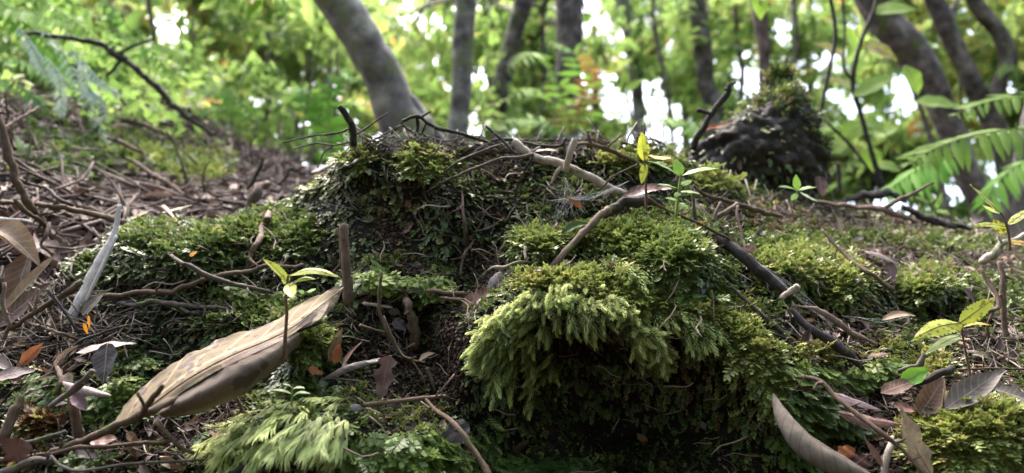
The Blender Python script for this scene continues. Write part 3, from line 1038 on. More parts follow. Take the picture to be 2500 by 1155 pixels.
cushion([(90, 1045, 48, 26)], 600, .008, "straw-coloured dying moss cushion in the lower left litter", .86)
cushion([(2270, 890, 40, 35), (1985, 860, 60, 18)], 800, .0075, "olive moss behind the green oval leaf", .74)


cushion([(1690, 765, 60, 24), (1770, 805, 50, 30), (1830, 860, 40, 40), (1872, 925, 32, 50), (1890, 985, 24, 34)], 4200, .0075, "bright moss rim running down the right shoulder of the hollow", .72)

cushion([(2100, 585, 130, 20), (2300, 600, 150, 24), (2430, 730, 70, 40), (2190, 765, 80, 28), (2090, 745, 50, 26), (1880, 590, 90, 34), (2030, 640, 60, 20), (2380, 700, 90, 20)], 6500, .0072, "low dull-green moss creeping over the litter of the right slope", .50)

# blurred moss on the far left slope
def hill_moss(cells, n, size, label, tint0):
    def dens(px, py, W, Nn):
        f = 0 * px
        for (cx, cy, rx, ry) in cells:
            f = np.maximum(f, ell(px, py, cx, cy, rx, ry, .5))
        return f * np.clip(fbm(W, 12, 3, 3) + .5, .03, 1.2)
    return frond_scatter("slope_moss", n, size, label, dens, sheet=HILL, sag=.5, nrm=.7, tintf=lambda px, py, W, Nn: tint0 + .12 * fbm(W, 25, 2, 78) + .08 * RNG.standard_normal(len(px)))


hill_moss([(420, 385, 110, 40), (480, 420, 60, 30), (330, 370, 70, 25)], 4500, .022, "bright blurred moss patch on the left slope", .66)
hill_moss([(200, 400, 90, 40), (100, 370, 60, 60), (250, 340, 120, 30)], 2500, .02, "duller moss on the left slope under the drooping ferns", .42)

# ------------------------------------------------------------------ fine litter nobody could count
def chip_meshes(mat_l, mat_t, mat_c):
    out = []
    for i in range(3):        # dead leaf fragments
        r = np.random.default_rng(900 + i)
        V, F = [], []
        for a in range(4):
            for b in range(3):
                w = (.03, .19, .17, .02)[a] * (b - 1)
                V.append((a / 3, w * r.uniform(.8, 1.2), .12 * (b != 1) * r.uniform(.4, 1.6) + .1 * math.sin(a + i)))
        for a in range(3):
            for b in range(2):
                k = a * 3 + b
                F.append((k, k + 1, k + 4, k + 3))
        out.append(raw_mesh("leaf_fragment_%d" % i, V, F, mat_l))
    for i in range(3):        # twiglets
        C = catmull([(0, 0, 0), (.35, .06 * (i - 1), .04), (.7, -.05, 0.02), (1, .05, .06)], 7)
        V, F, _ = tube_geo(C, np.linspace(.022, .012, 7), 5, rough=.25, seed=i)
        out.append(raw_mesh("twiglet_%d" % i, V, F, mat_t))
    for i in range(2):        # crumbs
        r = np.random.default_rng(950 + i)
        V, F = [], []
        for a in range(5):
            for b in range(6):
                th, ph = math.pi * a / 4, 6.283 * b / 6
                q = r.uniform(.75, 1.1)
                V.append((.16 * q * math.sin(th) * math.cos(ph), .13 * q * math.sin(th) * math.sin(ph), .11 * q * math.cos(th)))
        for a in range(4):
            for b in range(6):
                F.append((a * 6 + b, a * 6 + (b + 1) % 6, (a + 1) * 6 + (b + 1) % 6, (a + 1) * 6 + b))
        out.append(raw_mesh("crumb_%d" % i, V, F, mat_c))
    return out


M['frag'] = tint_mat("dead_leaf_fragment", [(0, (.045, .028, .022)), (.35, (.085, .056, .045)), (.6, (.16, .115, .094)), (.8, (.30, .23, .19)), (.92, (.28, .13, .05)), (1, (.22, .06, .03))], trans=.12, rough=.6, tipgain=(1, 1))
M['twl'] = tint_mat("fine_twig", [(0, (.03, .022, .02)), (.5, (.14, .10, .085)), (1, (.36, .29, .25))], trans=0.0, rough=.8, tipgain=(1, 1))
M['crumb'] = tint_mat("soil_crumb", [(0, (.010, .007, .006)), (.5, (.034, .022, .018)), (1, (.11, .072, .058))], trans=0.0, rough=.95, tipgain=(1, 1))
CH = chip_meshes(M['frag'], M['twl'], M['crumb'])
C_FRAG, C_TWL, C_CRUMB = source_collection("leaf_fragment", CH[:3]), source_collection("twiglet", CH[3:6]), source_collection("crumb", CH[6:])


def debris(name, sheet, coll, ns, n, size, label, dens, up=.9, lift=0.0008, cat="litter", lo=0, hi=1):
    W, Nn, px, py = pick(sheet, n, dens)
    r1 = nz(RNG.standard_normal((n, 3)))
    X = r1 - Nn * (r1 * Nn).sum(-1, keepdims=True) * up
    Z = Nn + r1[:, ::-1] * .35
    t = RNG.uniform(lo, hi, n)
    sc = size * np.clip(np.exp(RNG.normal(0, .4, n)), .4, 1.9)
    return scatter(name, coll, W + Nn * lift, X, Z, sc, t, label, cat, ns)


def bare_d(px, py, W, Nn):
    f = 0 * px + .03
    for (cx, cy, rx, ry) in BARE:
        if (cx, cy) not in ((1400, 840), (1480, 1060)):
            f = np.maximum(f, ell(px, py, cx, cy, rx, ry, .4))
    return f * (py < 1300)


def litter_d(px, py, W, Nn):
    f = 0 * px + .01
    for (cx, cy, rx, ry) in [(100, 850, 140, 140), (140, 770, 110, 50), (2150, 540, 330, 35), (2200, 640, 200, 50), (2420, 650, 120, 60), (2120, 980, 180, 60), (2330, 960, 160, 60), (1250, 365, 330, 18), (900, 370, 60, 12), (380, 1080, 250, 60), (2150, 1110, 120, 60), (1900, 510, 150, 25), (2420, 860, 100, 90), (2050, 800, 150, 60), (980, 730, 120, 20), (60, 1100, 80, 50)]:
        f = np.maximum(f, ell(px, py, cx, cy, rx, ry, .5))
    return f * (py < 1300)


debris("soil_crumbs", BANK, C_CRUMB, 2, 26000, .0062, "crumbly dark brown soil in the bare hollows", bare_d, up=.3, cat="soil")
debris("leaf_litter", BANK, C_FRAG, 3, 2300, .008, "small brown leaf fragments strewn over the bank", litter_d, up=.8, lift=.002, hi=.9)
debris("twig_litter", BANK, C_TWL, 3, 3400, .014, "fine dead twigs and needles strewn over the bank", litter_d, up=.75, lift=.002)
debris("twig_litter", BANK, C_TWL, 3, 900, .016, "hair-fine rootlets hanging across the moss", lambda px, py, W, Nn: 1.0 * (py < 1200), up=.6, lift=.004, lo=.4)


def hill_d(px, py, W, Nn):
    return (py < 900) * np.clip(fbm(W, 9, 3, 13) + .55, .05, 1)


debris("leaf_litter", HILL, C_FRAG, 3, 6500, .024, "blurred brown and pinkish leaf litter on the left slope", hill_d, lift=.006, hi=.62)
debris("twig_litter", HILL, C_TWL, 3, 5200, .055, "blurred dead twigs on the left slope", hill_d, up=.8, lift=.008, hi=.7)

# ------------------------------------------------------------------ sticks, roots and branches
def pxr(px, py, off, r):
    """world radius of r photo pixels at that place"""
    w = S(px, py, off)
    return r * float((w - CAM) @ FW) / FPX


def stick_geo(pts, r, n=None, sides=8, rough=.12, flat=1.0, wob=1.0, seed=0, off=.004, flatdir=None):
    """pts: (px, py[, off]); r: radius px, one or several"""
    pts = [p if len(p) == 3 else (p[0], p[1], off) for p in pts]
    if len(pts) > 3:                      # the ends sink into the moss
        pts = [(p[0], p[1], p[2] * .15) if (i in (0, len(pts) - 1) and p[2] < .3) else p for i, p in enumerate(pts)]
    W = np.array([S(*p) for p in pts])
    R = np.atleast_1d(np.array(r, float))
    R = .86 * np.interp(np.linspace(0, 1, len(pts)), np.linspace(0, 1, len(R)), R)
    R = np.array([pxr(p[0], p[1], p[2], q) for p, q in zip(pts, R)])
    L = np.linalg.norm(np.diff(W, axis=0), axis=1).sum()
    n = n or int(np.clip(L / .0028, 10, 90))
    A = catmull(np.hstack([W, R[:, None]]), n)
    C, R = A[:, :3], np.maximum(A[:, 3], 1e-5)
    mr = float(R.mean())
    q = np.stack([np.arange(n) * .55, np.full(n, seed * 3.7), np.zeros(n)], -1)
    for k in range(3):
        C[:, k] += wob * mr * .55 * (vnoise(q, .6, seed + k * 7) + .5 * vnoise(q, 1.6, seed + k * 5))
    R = R * (1 + .12 * vnoise(q, 1.3, seed + 40))
    return tube_geo(C, R, sides, flat, rough, seed, flatdir)


_sid = [0]


def stick(label, pts, r, mat='twig_grey', name="twig", cat=None, off=.004, sides=9, rough=.20, flat=1.0, wob=1.0, subs=(), group=None, flatdir=None):
    _sid[0] += 1
    V, F, U = stick_geo(pts, r, sides=sides, rough=rough, flat=flat, wob=wob, seed=_sid[0], off=off, flatdir=flatdir)
    o = mesh_obj(name, V, F, M[mat], uv=U)
    tag(o, label, cat or name.split("_")[-1], group)
    subs = list(subs)
    span = math.hypot(pts[-1][0] - pts[0][0], pts[-1][1] - pts[0][1])
    rs = np.random.default_rng(_sid[0] * 13)
    if span > 90 and flat == 1.0 and name in ("twig", "root", "dead_branch", "dead_stick"):
        for _ in range(int(1 + min(4, span / 110))):          # short snapped side shoots
            k = rs.integers(1, len(pts)) if len(pts) > 2 else 1
            f = rs.uniform(.2, .8)
            a, b = pts[k - 1], pts[k]
            o1 = a[2] if len(a) == 3 else off
            o2 = b[2] if len(b) == 3 else off
            x, y, z = a[0] * (1 - f) + b[0] * f, a[1] * (1 - f) + b[1] * f, o1 * (1 - f) + o2 * f
            dx, dy = b[0] - a[0], b[1] - a[1]
            l_ = math.hypot(dx, dy) + 1e-6
            sg = rs.choice([-1, 1])
            L_ = rs.uniform(8, 34)
            ux, uy = (dx * .5 + sg * -dy * .85) / l_, (dy * .5 + sg * dx * .85) / l_
            r0 = float(np.mean(np.atleast_1d(r)))
            zz = z - .002 if z > .3 else z + .003
            subs.append(([(x, y, z), (x + ux * L_ * .5, y + uy * L_ * .5, zz), (x + ux * L_ + rs.normal(0, 3), y + uy * L_, zz)], [max(1.2, r0 * .5), max(.9, r0 * .3)], "side_twig"))
    for i, sb in enumerate(subs):
        sp, sr = sb[0], sb[1]
        V, F, U = stick_geo(sp, sr, sides=6, rough=rough, seed=_sid[0] * 10 + i, off=off, wob=wob)
        mesh_obj(sb[2] if len(sb) > 2 else "side_twig", V, F, M[mat], parent=o, uv=U)
    return o


K = stick
# left edge
K("tall reddish-brown curved stick leaning in from the left edge", [(-40, 180, .72), (0, 300, .70), (35, 425, .70), (75, 505, .71), (112, 548, .74)], [8, 11, 11, 9], 'twig_brown', "dead_stick")
K("thin straight twig crossing behind the tall reddish stick at the left edge", [(-30, 335, .8), (95, 262, .9)], [5, 4], 'twig_brown')
K("shorter reddish twig meeting the tall curved stick at its foot", [(38, 486, .66), (62, 515, .67), (108, 548, .70)], [6, 7, 6], 'twig_brown')
K("long red-brown stick lying across the litter at the upper left", [(-30, 492, .74), (60, 498, .74), (150, 506, .73), (250, 530, .72), (345, 556, .71)], [6, 7, 9, 9], 'twig_brown', "dead_stick")
K("crooked dark twig lying over the long red-brown stick", [(40, 432, .72), (85, 452, .72), (118, 462, .72), (140, 485, .71), (178, 502, .71)], [3, 4, 6, 5], 'twig_grey')
K("pale flat grass straw at the left edge above the curled leaf", [(-20, 531, .68), (50, 538, .68), (96, 547, .69)], [4.5, 4], 'twig_silver', "straw", flat=.35)
K("forked pale root standing in the gap below the red-brown stick", [(118, 545, .72), (112, 575, .70), (100, 598, .70), (118, 612, .70), (130, 622, .70)], [4, 5, 5, 6], 'twig_pink', "root", subs=[([(118, 548, .72), (128, 575, .71)], [3, 3])])
K("silvery split length of wood leaning against the left moss shoulder", [(293, 498, .64), (282, 558, .63), (256, 612, .615), (225, 668, .60), (196, 732, .585), (160, 800, .57), (138, 842, .56)], [6, 8, 12, 14, 15, 15, 10], 'twig_silver', "split_wood", sides=10, flat=.35, rough=.06, wob=.25,
  subs=[([(285, 575, .618), (262, 625, .605), (238, 675, .592), (206, 742, .576)], [4, 6, 6, 4], "wood_splinter")])
K("long wavy brown root snaking across the left moss face", [(150, 735, .012), (180, 726, .012), (205, 732, .014), (240, 724, .014), (290, 722, .014), (345, 711, .014), (410, 713, .014), (450, 700, .014), (500, 681, .014), (560, 668, .014), (605, 663, .012), (650, 650, .012), (700, 652, .012), (740, 648, .012)], [5, 7, 7, 7, 6, 5], 'twig_pink', "root", wob=.8)
K("gnarled grey root just below the long wavy brown root", [(290, 742, .008), (330, 745, .008), (380, 737, .01), (430, 745, .01), (500, 749, .01), (545, 752, .008), (590, 768, .006)], [5, 7, 7, 6, 5], 'twig_grey', "root", wob=1.6, subs=[([(430, 745, .01), (470, 765, .008), (500, 762, .006)], [5, 4]), ([(380, 737, .01), (300, 760, .008), (240, 790, .008)], [3, 2])])
K("smooth grey twig with a knob sloping down to the left seedling", [(408, 612, .02), (436, 638, .022), (462, 648, .024), (500, 671, .022), (560, 690, .02), (620, 705, .016), (670, 716, .01)], [5, 5, 8, 6, 5], 'twig_grey', wob=.7)
K("pinkish root hanging down the left shoulder from the crest", [(800, 420, .012), (755, 441, .012), (700, 461, .014), (664, 482, .014), (658, 522, .014), (644, 548, .014), (629, 592, .014), (612, 622, .012), (604, 668, .01)], [4, 6, 8, 9, 9, 8, 7], 'twig_pink', "root", wob=.6)
K("thin dark twig resting along the skyline left of the main mound", [(880, 385, .01), (830, 412, .02), (770, 436, .02), (700, 455, .02)], [3, 4, 3], 'twig_dark')
K("short upright broken stick standing in the centre-left moss", [(839, 548, .53), (843, 610, .53), (846, 660, .53), (852, 742, .535)], [13, 14, 14, 15], 'twig_pink', "broken_stick", sides=10, rough=.1, wob=.2,
  subs=[([(827, 556, .553), (831, 600, .553), (833, 640, .555)], [4, 4], "bark_strip"), ([(833, 640, .556), (815, 662, .57), (790, 678, .6)], [2, 2], "side_twig")])
K("short black twig crossing the foot of the silvery split wood", [(118, 708, .55), (150, 752, .545), (196, 812, .54)], [5, 5], 'twig_dark', "dead_stick")
K("broken mossy-brown stick slanting over the lower end of the silver wood", [(202, 688, .57), (140, 728, .56), (80, 766, .555), (15, 805, .55)], [9, 8, 7, 6], 'twig_brown', "dead_stick")
K("thin straight twig across the litter below the silvery wood", [(52, 782, .02), (110, 802, .02), (150, 814, .02), (204, 834, .015)], [5, 5, 4], 'twig_brown', subs=[([(110, 802, .02), (180, 790, .02), (260, 800, .02)], [2.5, 2])])
K("wiry black twig arching over pale leaves at the left", [(140, 905, .012), (190, 838, .02), (250, 812, .02), (320, 792, .018), (350, 795, .01)], [4, 3.5, 3], 'twig_dark', subs=[([(250, 812, .02), (285, 780, .015), (345, 762, .012)], [2.5, 2])])
K("slender grey twig standing upright at the far left", [(10, 690, .52), (8, 745, .515), (20, 790, .51), (12, 830, .51)], [5, 6, 5], 'twig_pink')
K("small forked twig stub beside the left straw-coloured stick", [(93, 705, .54), (90, 735, .535), (82, 765, .53)], [5, 5, 4], 'twig_pink', subs=[([(70, 738, .535), (84, 760, .532)], [3, 4])])
K("curved pale root bending down among lower left ferns", [(138, 884, .014), (142, 905, .014), (148, 925, .015), (146, 945, .014), (140, 965, .01)], [7, 7, 6, 6], 'twig_pink', "root")
K("thick peeled pinkish stick standing upright in the lower left litter", [(176, 968, .425), (184, 1010, .425), (190, 1045, .428), (195, 1078, .43)], [12, 13, 13, 14], 'twig_pink', "peeled_stick", sides=10, wob=.3)
K("mossy grey forked stick lying over the pale curled leaf", [(118, 994, .41), (160, 965, .41), (190, 944, .41), (210, 928, .41), (226, 904, .41)], [7, 8, 12, 8, 8], 'twig_grey', "dead_stick", rough=.3)
K("slab of reddish rotten wood leaning at the lower left edge", [(-10, 1095, .43), (14, 1050, .43), (32, 1010, .435), (56, 962, .44)], [18, 17, 14, 9], 'twig_brown', "wood_slab", flat=.5, sides=9)
K("long main dead branch running up from the lower left corner under the big yellow leaf", [(60, 1150, .42), (120, 1106, .415), (170, 1090, .41), (216, 1070, .405), (281, 1042, .40), (335, 1016, .395), (381, 997, .395), (430, 970, .41), (470, 950, .43)], [7, 8, 11, 12, 12, 11, 9], 'twig_brown', "dead_branch", sides=10, rough=.18,
  subs=[([(345, 1012, .393), (370, 975, .388), (398, 942, .386)], [10, 9, 6], "branch_stub"), ([(358, 1000, .388), (345, 975, .385), (334, 958, .385)], [5, 5, 5], "branch_stub")])
K("pale side branch lying level along the bottom left", [(123, 1108, .403), (186, 1095, .40), (250, 1090, .40), (311, 1085, .40), (360, 1080, .40), (415, 1077, .40)], [5, 6, 6, 6], 'twig_brown', "dead_branch", subs=[([(384, 1026, .405), (402, 1052, .402), (420, 1072, .40), (445, 1092, .40), (472, 1108, .40)], [8, 7, 6, 6], "side_branch")])
K("thin twig curving along the very bottom left edge", [(125, 1112, .40), (150, 1137, .395), (201, 1150, .39), (321, 1133, .395), (400, 1128, .40), (500, 1122, .405)], [4, 5, 5, 4], 'twig_grey')
K("thick grey weathered branch in the bottom left corner", [(-20, 1165, .40), (50, 1138, .40), (90, 1125, .40), (130, 1120, .405)], [12, 12, 10, 7], 'twig_grey', "dead_branch")
K("level thin branch just above the corner at the lower left", [(-20, 1122, .41), (50, 1118, .41), (110, 1108, .408)], [6, 6, 5], 'twig_brown')
K("dark mossy stick lying across the left foot of the main branch", [(-20, 1092, .425), (70, 1080, .42), (110, 1070, .42), (158, 1056, .42)], [8, 8, 9, 8], 'twig_dark', "dead_stick")
K("dark twig poking over the top of the rolled leaf", [(640, 835, .435), (700, 817, .438), (745, 802, .445), (788, 784, .45)], [3, 4, 4, 5], 'twig_dark')
K("short grey twig hanging under the rolled yellow leaf", [(571, 965, .44), (585, 990, .44), (600, 1025, .44)], [5, 5, 4], 'twig_grey')
K("knotted black root at the bottom beside the pale tuft moss", [(560, 1160, .40), (600, 1135, .40), (640, 1128, .40), (690, 1122, .41)], [9, 10, 9, 6], 'twig_dark', "root", rough=.3, subs=[([(560, 1085, .40), (590, 1112, .40), (582, 1150, .40)], [3, 3])])
K("slender forked twig standing in front of the bare soil gully", [(932, 664, .47), (926, 720, .47), (930, 770, .47), (946, 813, .468), (972, 852, .465), (993, 876, .462), (1036, 886, .46)], [4, 5, 5, 5, 4, 3], 'twig_brown', subs=[([(878, 794, .455), (905, 802, .46), (944, 813, .468)], [6, 4, 4]), ([(935, 770, .467), (958, 825, .465), (980, 865, .462), (1005, 880, .46)], [4, 4, 4]), ([(1005, 880, .46), (1034, 922, .455), (1040, 960, .455)], [2, 2])])
K("short reddish stick lying level below the purple hanging leaf", [(888, 989, .43), (960, 980, .43), (1030, 972, .432), (1088, 968, .44)], [7, 6, 6, 6], 'twig_pink', "dead_stick", wob=.3)
K("tan bent stick running out of the bottom edge in the centre", [(1040, 975, .43), (1066, 1004, .42), (1098, 1025, .41), (1126, 1058, .40), (1152, 1095, .395), (1175, 1130, .39), (1198, 1170, .385)], [4, 6, 9, 9, 9, 9], 'twig_brown', "dead_stick", wob=.5)
K("small dark rootlet in the gully right of the purple leaf", [(1042, 898, .47), (1050, 920, .47), (1060, 948, .47)], [5, 5, 4], 'twig_grey')
K("level root along the ledge above the soil gully", [(852, 735, .012), (905, 712, .014), (960, 709, .014), (1000, 712, .014), (1060, 720, .014), (1130, 722, .01)], [3, 4, 5, 5], 'twig_grey', "root", subs=[([(1000, 712, .014), (960, 735, .012), (940, 750, .01)], [2, 2])])
K("stout reddish twig on the ledge behind the brown ledge leaf", [(1042, 710, .02), (1090, 714, .02), (1135, 718, .02)], [6, 6, 6], 'twig_pink')
K("second short reddish twig directly below the stout ledge twig", [(1075, 727, .02), (1105, 730, .02), (1132, 733, .02)], [5, 5], 'twig_brown')
K("pale bone-like twig under the dark leaf on the ledge", [(888, 742, .016), (920, 745, .016), (958, 752, .012)], [5, 5, 4], 'twig_pale')
K("flaking pale upright root standing in the soil gully", [(985, 722, .02), (996, 745, .02), (1004, 770, .018), (1010, 800, .014), (1012, 850, .01)], [8, 11, 11, 15, 13], 'twig_pink', "root", rough=.35)
K("pink-grey root hanging down the centre of the mound", [(1128, 460, .012), (1131, 522, .012), (1136, 560, .012), (1138, 600, .012)], [3, 4, 5, 4], 'twig_pink', "root", wob=.8)
K("forked pale rootlet below the hanging centre root", [(1157, 588, .012), (1136, 618, .012), (1127, 645, .012), (1123, 682, .01)], [4, 4, 4, 3], 'twig_pink', "root", subs=[([(1145, 603, .012), (1170, 618, .012), (1198, 640, .01)], [3, 2])])
K("curved white rootlet behind the grey rock", [(1178, 682, .02), (1190, 662, .022), (1205, 652, .024), (1235, 650, .024), (1262, 640, .02), (1298, 640, .02)], [3, 4, 4, 3], 'twig_pale', "root")
K("short white rootlet standing on the round moss knob", [(1283, 602, .02), (1281, 620, .02), (1284, 632, .02)], [4, 4, 3], 'twig_pale', "root")
# crest of the mound
K("large pale mossy branch lying across the crest", [(1254, 346, .66), (1280, 368, .655), (1304, 384, .65), (1340, 392, .645), (1373, 398, .64), (1409, 417, .635), (1464, 446, .63), (1522, 476, .63)], [9, 11, 12, 12, 13, 13, 12], 'twig_pale', "dead_branch", sides=12, rough=.16, wob=.6,
  subs=[([(1376, 398, .64), (1360, 420, .635), (1345, 450, .64)], [9, 6, 3], "branch_stub")])
K("broken-off pale stub standing upright on the crest branch", [(1404, 338, .62), (1398, 360, .62), (1388, 385, .622), (1377, 420, .626)], [9, 11, 11, 10], 'twig_pale', "branch_stub", cat="stick", sides=10, wob=.3)
K("arching bare root silhouetted in front of the leaning trunk", [(985, 296, .70), (1016, 284, .69), (1041, 298, .69), (1066, 311, .69), (1101, 321, .69), (1141, 331, .69), (1181, 344, .70), (1215, 360, .72)], [5, 5, 6, 5, 5], 'twig_dark', "root", wob=1.2, subs=[([(1016, 284, .69), (1020, 310, .70), (1010, 345, .70)], [5, 5]), ([(985, 296, .70), (950, 330, .70), (915, 350, .69)], [3, 3]), ([(1041, 298, .69), (1030, 330, .70), (1045, 355, .70)], [3, 3])])
K("tangled thin root running along the skyline left of centre", [(905, 345, .68), (950, 322, .69), (985, 306, .70), (1000, 320, .70), (1035, 330, .70), (1080, 345, .71), (1130, 350, .72)], [3, 3, 4, 3], 'twig_grey', "root", wob=1.5)
K("dark curving root crossing the skyline in the centre", [(1186, 308, .70), (1222, 336, .69), (1252, 371, .68), (1262, 386, .68)], [4, 4, 4], 'twig_dark', "root")
K("long dark root sagging along the crest toward the upright stub", [(1180, 345, .72), (1252, 341, .71), (1322, 357, .70), (1367, 356, .70), (1384, 338, .70)], [3, 4, 5, 4], 'twig_dark', "root")
K("reddish dark root with thorny spurs right of the upright stub", [(1410, 352, .70), (1442, 352, .69), (1488, 366, .69), (1533, 388, .69), (1565, 402, .7)], [4, 6, 6, 4], 'twig_brown', "root", subs=[([(1445, 352, .69), (1438, 338, .69), (1437, 322, .69)], [6, 5, 3]), ([(1480, 362, .69), (1500, 345, .69), (1518, 330, .70)], [3, 3])])
K("smooth brown twig arching over the right part of the crest", [(1450, 360, .74), (1493, 347, .73), (1533, 352, .73), (1575, 368, .73), (1600, 385, .74)], [4, 5, 5, 4], 'twig_brown')
K("thin twig slanting down to the left over the upper mound", [(1061, 438, .63), (1090, 415, .63), (1121, 392, .63), (1171, 371, .64), (1227, 352, .65)], [3, 3.5, 4, 3], 'twig_grey')
K("longer thin twig below it slanting across the upper mound", [(1071, 448, .61), (1110, 432, .61), (1146, 417, .61), (1222, 387, .62), (1262, 385, .63), (1302, 377, .635)], [3, 4, 4, 6], 'twig_grey')
K("twig hanging straight down from the pale crest branch", [(1302, 380, .64), (1285, 410, .64), (1270, 436, .645), (1262, 460, .65), (1257, 484, .655)], [4, 3, 3, 2], 'twig_dark', subs=[([(1275, 430, .645), (1272, 470, .65)], [2, 2])])
K("dark broken stub standing on the skyline left of the leaning trunk", [(832, 262, .62), (852, 290, .63), (863, 315, .64), (868, 352, .65)], [9, 9, 10, 11], 'twig_dark', "broken_stick", subs=[([(866, 330, .64), (905, 305, .66), (948, 275, .68)], [3, 3, 2]), ([(864, 312, .64), (820, 325, .65), (760, 332, .66), (690, 348, .68)], [3, 3, 2])])
K("thin bare twig fanning out left of the dark skyline stub", [(860, 345, .66), (815, 355, .66), (770, 350, .67), (715, 365, .68)], [2.5, 2.5, 2], 'twig_grey', subs=[([(815, 355, .66), (790, 375, .66), (775, 410, .67)], [2, 2])])
K("tall dark dead stick standing in front of the mossy stump", [(1778, 208, .90), (1772, 235, .90), (1735, 281, .90), (1706, 331, .91), (1688, 366, .92)], [7, 9, 8, 9, 10], 'twig_dark', "dead_stick", subs=[([(1774, 218, .90), (1784, 207, .90), (1795, 203, .90)], [7, 6, 4]), ([(1738, 278, .90), (1718, 274, .90), (1702, 270, .90)], [6, 6, 7])])
K("smooth brown broken stick propped diagonally below the crest", [(1345, 655, .50), (1402, 592, .52), (1449, 541, .54), (1485, 512, .56)], [10, 10, 11, 12], 'twig_pink', "broken_stick", sides=10, wob=.3, subs=[([(1362, 648, .505), (1357, 662, .505)], [4, 2])])
K("dark moss-grown root joining the top of the diagonal stick", [(1475, 525, .57), (1511, 500, .58), (1545, 495, .585), (1585, 490, .60), (1620, 500, .62)], [12, 16, 16, 15, 9], 'twig_dark', "root", rough=.25)
K("long tan twig running down to the right of the seedlings", [(1580, 484, .56), (1620, 508, .56), (1664, 529, .56), (1755, 569, .57), (1805, 602, .58)], [4, 4, 5, 3], 'twig_brown')
K("thin straight twig leaning up to the tall serrated seedling", [(1465, 462, .62), (1495, 432, .62), (1555, 402, .62)], [3, 3, 2.5], 'twig_grey')
K("large dark root running diagonally down the right side", [(1655, 528, .64), (1700, 549, .62), (1769, 594, .58), (1838, 646, .555), (1894, 696, .54), (1930, 722, .53)], [8, 12, 16, 18, 15, 9], 'twig_dark', "root", sides=12, rough=.14, wob=.5)
K("lower dark root continuing down behind the thin diagonal stick", [(1930, 752, .53), (1960, 785, .515), (1990, 810, .505), (2045, 845, .495), (2075, 870, .49), (2105, 900, .49)], [6, 11, 12, 14, 12, 7], 'twig_dark', "root", sides=12, rough=.16, wob=.5, subs=[([(2050, 850, .493), (2062, 880, .49), (2070, 900, .49)], [5, 3])])
K("short pale broken stub beside the end of the large dark root", [(1908, 730, .52), (1930, 715, .52), (1946, 700, .52)], [7, 9, 9], 'twig_pale', "branch_stub", cat="stick")
K("white wiry root hanging over the domed moss hummock", [(1727, 634, .53), (1741, 668, .525), (1746, 712, .52)], [3, 3, 2], 'twig_pale', "root")
K("very long thin stick slanting down across the whole right side", [(1752, 667, .51), (1804, 718, .505), (1851, 761, .50), (1926, 826, .495), (2001, 896, .485), (2067, 948, .475)], [4, 5, 6, 6, 5], 'twig_grey', "dead_stick", wob=.3)
K("black twig arching from the long thin stick over the moss", [(1832, 822, .49), (1870, 814, .488), (1910, 824, .486), (1930, 850, .486), (1936, 885, .487)], [3, 4, 5, 5], 'twig_dark')
K("flat purple-brown root below the stub on the right", [(1931, 750, .515), (1981, 753, .51), (2021, 771, .51), (2077, 808, .51), (2142, 842, .515)], [5, 6, 12, 11, 4], 'twig_pink', "root", flat=.5)
K("brown stick arching up and over the reddish fallen leaf", [(1905, 938, .455), (1951, 922, .445), (2001, 930, .435), (2041, 971, .425), (2102, 1017, .41), (2152, 1057, .40), (2202, 1097, .395), (2265, 1165, .385)], [5, 6, 7, 7, 7, 6], 'twig_brown', "dead_stick", wob=.5)
K("short peeled loop of twig beside the arching brown stick", [(1988, 952, .43), (1996, 938, .43), (2010, 934, .428)], [5, 5, 4], 'twig_pink')
K("black charred stick behind the green oval leaf", [(2180, 950, .46), (2252, 932, .458), (2300, 910, .458), (2330, 900, .46)], [7, 9, 11, 12], 'twig_dark', "dead_stick")
K("knobbly grey branch curling above the green oval leaf", [(2195, 908, .475), (2225, 898, .475), (2243, 890, .475), (2254, 872, .475), (2256, 860, .475)], [6, 8, 9, 6], 'twig_grey', "dead_branch")
K("upright pinkish twig standing at the right behind the seedling", [(2440, 640, .60), (2448, 690, .59), (2449, 740, .585), (2453, 801, .58), (2458, 895, .575)], [7, 8, 8, 9], 'twig_pink', "dead_stick", wob=.5)
K("thin bent root crossing the upright pinkish twig", [(2393, 655, .60), (2422, 700, .585), (2439, 742, .57), (2425, 756, .565), (2385, 768, .56), (2340, 790, .56)], [5, 6, 6, 5], 'twig_pink', "root", subs=[([(2425, 756, .565), (2410, 800, .565), (2430, 850, .57)], [4, 3])])
K("thick pale branch with peeling bark at the right edge", [(2396, 645, .66), (2433, 617, .66), (2458, 592, .665), (2510, 572, .67)], [9, 12, 9, 7], 'twig_pale', "dead_branch", rough=.2)
K("peach-coloured flat root lying along the right skyline", [(1992, 492, .86), (2046, 500, .86), (2100, 506, .86), (2150, 508, .86), (2190, 524, .86), (2240, 546, .86)], [4, 8, 8, 10, 10, 6], 'twig_pink', "root", flat=.6, subs=[([(2160, 508, .86), (2190, 490, .87), (2219, 477, .88), (2278, 444, .90)], [6, 6, 6, 3], "root_fork")])
K("thin twig slanting down past the bright right hummock", [(2005, 562, .70), (2064, 622, .66), (2116, 663, .62), (2184, 710, .60)], [4, 5, 6, 6], 'twig_brown')
K("pink forked root bridging the gap right of the smooth seedling", [(1722, 554, .66), (1752, 530, .66), (1782, 514, .665), (1800, 498, .68)], [7, 8, 8, 6], 'twig_pink', "root")
K("thin grey root dangling left of the pink forked root", [(1760, 492, .66), (1745, 528, .65), (1769, 563, .64), (1785, 590, .64)], [5, 5, 5, 4], 'twig_grey', "root")
K("long thin root dangling right of the pink forked root", [(1800, 502, .67), (1801, 538, .655), (1816, 594, .63), (1838, 645, .60)], [4, 4, 4, 4], 'twig_pink', "root")
K("long skyline root running along the right crest", [(1690, 455, .74), (1735, 483, .75), (1769, 489, .76), (1814, 504, .78), (1856, 516, .80), (1908, 530, .82)], [4, 6, 7, 8, 6], 'twig_brown', "root")
